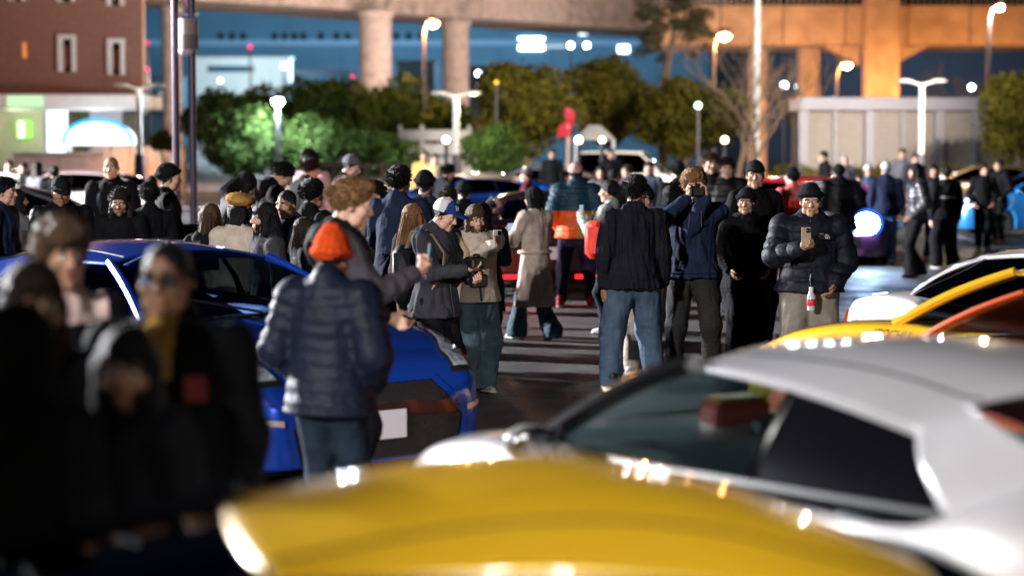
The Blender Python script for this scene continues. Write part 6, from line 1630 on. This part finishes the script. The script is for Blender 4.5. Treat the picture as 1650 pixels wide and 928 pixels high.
for i, (px, yt, pp, yw, lb, hr, tp) in enumerate([(968, 268, 92, 170, "woman in grey against the window of the white people carrier", ('bob', 'black'), CGR), (987, 274, 98, -30, "dark head with a red lit neck before the white people carrier", ('short', 'black'), CB),
        (1012, 266, 90, 120, "fair faced man near the middle of the carrier window", ('short', 'dark'), CG), (1046, 261, 92, 160, "man in slate blue at the front of the carrier window", ('short', 'dark'), cloth("slate_cotton", (.05, .06, .09))),
        (1092, 262, 118, 10, "black haired person between the carrier and the photographer", ('short', 'black'), CB), (1080, 300, 150, -20, "person in a dark red scarf behind the photographer's elbow", ('bob', 'black'), MAR),
        (984, 240, 62, 180, "tiny fair face above the roof of the white people carrier", ('short', 'dark'), CB), (893, 296, 96, 170, "person in ochre between the trench coat and the teal puffer", ('short', 'dark'), cloth("ochre_cotton", (.35, .2, .05))),
        (60, 262, 92, -40, "woman in grey knit beyond the cap at the far side of the black coupe", ('long', 'dark'), CGR), (88, 268, 98, 0, "dark figure under the small yellow plate light", ('short', 'black'), CB),
        (16, 258, 84, 180, "white topped person by the black hatchback", ('short', 'dark'), WHT), (40, 262, 80, 140, "person with a red lamp reflected on the coat by the hatchback", ('short', 'black'), CB)]):
    P['x%d' % i] = person(px, yt, pp, yw, lb, ('jacket', tp), ('straight', CB), 'black', hr, tone='light', sex='f' if hr[0] in ('bob', 'long') else 'm')
lamp("red_car_glow", (X_at(450, 140), FPX / 140 - .2, 1.25), 10, (1, .03, .05), radius=.1); lamp("red_car_glow", (X_at(385, 150), FPX / 150 - .3, 1.2), 8, (1, .03, .08), radius=.1); lamp("red_car_glow", (X_at(585, 128), FPX / 128 - .3, 1.3), 8, (1, .03, .05), radius=.1)
lamp("red_car_glow", (X_at(1262, 100), FPX / 100, 1.1), 22, (1, .04, .03), radius=.1)

# ------------------------------------------------------------------ things worn and small print
def on_head(p, nm, me_or_mb, m, parent, smooth=False):
    pass
# cap emblem
me = text_mesh("LA", .052, .0015, .62)
c = P['cap']; hb = BVHTree.FromPolygons([tuple(v.co) for v in c['hat'].data.vertices], [tuple(p.vertices) for p in c['hat'].data.polygons])
for v in me.vertices:
    x, z = -v.co.x * 1.0, v.co.y + .092 - (.010 if False else 0); h = hb.ray_cast(Vector((x, .4, z)), Vector((0, -1, 0)))
    if h[0]: v.co = h[0] + Vector((0, .0035 + v.co.z, .0))
me.materials.append(WHT); me.flip_normals(); link("emblem", me, c['hat'])
# backpack strap and pack on the cap man
bp = thing("backpack", "black backpack with a tan strap edge on the man in the blue and white cap", "backpack"); bp.matrix_world = frame_of(c, (0, 1, 0), (0, 0, 1), (0, -.27, 1.12))
MB().box((0, 0, 0), (.30, .17, .46), 0, 0, .06).build("pack", BLKN, bp, True)
for s in (-1, 1): MB().tube([(s * .10, .07, .21), (s * .135, .15, .335), (s * .145, .34, .31), (s * .145, .445, .18), (s * .15, .43, .02), (s * .14, .30, -.12)], .026, 6, sq=.35).build("strap", cloth("tan_webbing", (.38, .26, .17)), bp, True)
# puffer emblem on the chest
c = P['nface']; tb = BVHTree.FromPolygons([tuple(v.co) for v in c['top'].data.vertices], [tuple(p.vertices) for p in c['top'].data.polygons])
def chest(c, tb, V, F, x0, z0, m, nm, off=.006, back=False):
    W = []
    sg = -1 if back else 1
    for x, z in V:
        h = tb.ray_cast(Vector((x0 - sg * x, sg * .7, z0 + z)), Vector((0, -sg, 0))); W.append(tuple(h[0] + Vector((0, sg * off, 0))) if h[0] else (x0 - sg * x, sg * .2, z0 + z))
    me = mesh(nm, W, F, False, [m]); return link(nm, me, c['root'])
V = []; F = []
for r0, r1 in ((.010, .017), (.021, .028), (.032, .039)):
    b = len(V)
    for i in range(9):
        a = R(90) * i / 8; V += [(-.045 + r0 * 1.25 + 0 * a + (r0) * math.cos(a) - r0, r0 * math.sin(a)), (-.045 + r0 * 1.25 + r1 * math.cos(a) - r0, r1 * math.sin(a))]
    F += [(b + 2 * i, b + 2 * i + 1, b + 2 * i + 3, b + 2 * i + 2) for i in range(8)]
chest(c, tb, V, F, -.150, 1.335, WHT, "chest_logo")
for i, w in enumerate(("THE", "NORTH", "FACE")):
    me = text_mesh(w, .017, 0); chest_me = chest(c, tb, [(v.co.x - .068, v.co.y + .034 - i * .0145) for v in me.vertices], [tuple(p.vertices) for p in me.polygons], -.150, 1.338, WHT, "lettering"); bpy.data.meshes.remove(me)
# lanyard charm and bottle at the puffer hem
t = thing("bottle", "small bottle with a red cap label hanging at the hem of the black puffer", "bottle"); t.matrix_world = frame_of(c, (0, 1, 0), (0, 0, 1), (-.0, .26, .86))
MB().lathe([(0, -.09), (.03, -.09), (.034, -.05), (.034, .02), (.015, .055), (.015, .07), (0, .07)], 16).build("bottle_body", mat("clear_plastic", (.6, .62, .64), .15, 0, 0), t, True); MB().lathe([(.0345, -.055), (.036, -.05), (.036, -.005), (.0345, 0)], 16).build("band", mat("red_label", (.6, .03, .05), .4), t, True); MB().lathe([(.018, .062), (.018, .09), (0, .09)], 14).build("bottle_cap", mat("white_cap", (.7, .7, .7), .4), t, True); MB().tube([(0, 0, .09), (.01, -.02, .14), (0, -.05, .19)], .004, 5).build("loop", black_trim, t)
# printed line on the sweatshirt
c = P['teeback']; tb2 = BVHTree.FromPolygons([tuple(v.co) for v in c['top'].data.vertices], [tuple(p.vertices) for p in c['top'].data.polygons])
V = []; F = []; x = -.15
r_ = random.Random(5)
while x < .15:
    w = r_.uniform(.012, .03); hgt_ = r_.uniform(.02, .036); b = len(V); V += [(x, 0), (x + w, 0), (x + w, hgt_), (x, hgt_)]; F.append((b, b + 1, b + 2, b + 3)); x += w + r_.uniform(.006, .014)
chest(c, tb2, V, F, 0, 1.22, WHT, "printed_line", .008, True)
# glasses and badge of the near man
c = P['specs']; gl = MB()
for s in (-1, 1): gl.tube([(s * (.033 + .024 * math.cos(a)), .108, .002 + .018 * math.sin(a)) for a in np.linspace(0, 6.28, 16)], .003, 5)
gl.tube([(-.01, .11, .006), (.01, .11, .006)], .0025, 5)
for s in (-1, 1): gl.tube([(s * .057, .105, .008), (s * .078, .04, .012), (s * .08, -.02, .008)], .0025, 5)
o = gl.build("glasses", gloss_black, c['root']); o.matrix_local = c['head']
lz = MB()
for s in (-1, 1): lz.sphere((s * .033, .108, .002), (.023, .002, .017), 12)
o2 = lz.build("lenses", glass("spectacle_glass", (.55, .66, .78)), o, True)
tb3 = BVHTree.FromPolygons([tuple(v.co) for v in c['top'].data.vertices], [tuple(p.vertices) for p in c['top'].data.polygons])
chest(c, tb3, [(-.03, 0), (.03, 0), (.03, .08), (-.03, .08)], [(0, 1, 2, 3)], -.12, 1.26, mat("red_badge", (.25, .015, .04), .6), "badge")
# jacket fittings on those in focus
c = P['denim']; tb4 = BVHTree.FromPolygons([tuple(v.co) for v in c['top'].data.vertices], [tuple(p.vertices) for p in c['top'].data.polygons])
def stitch(c, tb, pts, r, m, nm, back=True, off=.0):
    sg = -1 if back else 1; q = []
    for x, z in pts:
        h = tb.ray_cast(Vector((x, sg * .8, z)), Vector((0, -sg, 0)))
        if h[0]: q.append(tuple(h[0] + Vector((0, sg * off, 0))))
    if len(q) > 2: MB().tube(q, r, 5).build(nm, m, c['root'], True)
for pts in ([(x, 1.345) for x in np.linspace(-.2, .2, 22)], [(-.12 + .05 * (1 - t), .86 + .48 * t) for t in np.linspace(0, 1, 22)], [(.12 - .05 * (1 - t), .86 + .48 * t) for t in np.linspace(0, 1, 22)], [(x, .875) for x in np.linspace(-.19, .19, 22)]):
    stitch(c, tb4, pts, .0045, DENB, "seam")
c = P['photog']; tb5 = BVHTree.FromPolygons([tuple(v.co) for v in c['top'].data.vertices], [tuple(p.vertices) for p in c['top'].data.polygons])
stitch(c, tb5, [(-.045 - .01 * t, 1.44 - .16 * t) for t in np.linspace(0, 1, 10)], .004, CGR, "drawstring", False, .004); stitch(c, tb5, [(.045 + .01 * t, 1.44 - .14 * t) for t in np.linspace(0, 1, 10)], .004, CGR, "drawstring", False, .004)
stitch(c, tb5, [(x, .925) for x in np.linspace(-.2, .2, 20)], .010, CN, "hem_band", False)
c = P['cap']; tb6 = BVHTree.FromPolygons([tuple(v.co) for v in c['top'].data.vertices], [tuple(p.vertices) for p in c['top'].data.polygons])
stitch(c, tb6, [(0, z) for z in np.linspace(.82, 1.45, 24)], .005, black_trim, "zip", False, .002)
c = P['nface']; stitch(c, tb, [(0, z) for z in np.linspace(.92, 1.5, 24)], .006, black_trim, "zip", False, .002)
c = P['cream']; tb7 = BVHTree.FromPolygons([tuple(v.co) for v in c['top'].data.vertices], [tuple(p.vertices) for p in c['top'].data.polygons])
stitch(c, tb7, [(.02, z) for z in np.linspace(.88, 1.17, 14)], .010, cloth("teal_lining", (.02, .07, .09)), "zip_lining", False, .001)
# phone glowing over the blue roof
t = phone(P['brown_long'], "lit phone screen raised over the blue roof", -1, (0, -1, .05), bright=None, pos=(-.26, .40, 1.24))
for o in t.children:
    if o.name.startswith("screen"): o.data.materials[0] = glow("bright_phone_screen", (.6, .9, 1), 2.5)
flood_mast(-27, 34, 9.0, "floodlight mast standing past the tiled building whose beams throw the long shadows", (3, 30, .5), 44000, 300, 4, 112, (.96, .97, 1), .3)
flood_mast(-14, -10, 9.5, "added unseen floodlight mast behind the photographer filling the middle of the crowd", (2.5, 24, .6), 15000, 60, 2, 32)  # added out of view as frontal fill for the crowd
flood_mast(9, -8, 9.0, "added unseen floodlight mast over the parking row brightening the blue coupe", (.15, 13.0, .6), 9000, 60, 1, 10)  # unseen source added to brighten the nose of the blue coupe
flood_mast(2.0, -.6, 7.5, "floodlight mast over the nearest parked cars behind the photographer", (1.05, 4.65, 1.2), 1050, 12, 2, 32)  # added overhead source that lifts the yellow and white roofs
flood_mast(15, 45, 9.0, "added unseen floodlight mast at the far kerb brightening the trees and the viaduct", (-2, 88, 3.0), 22000, 300, 4, 54, (1, .85, .70))  # added beyond the frame to lift the dark background
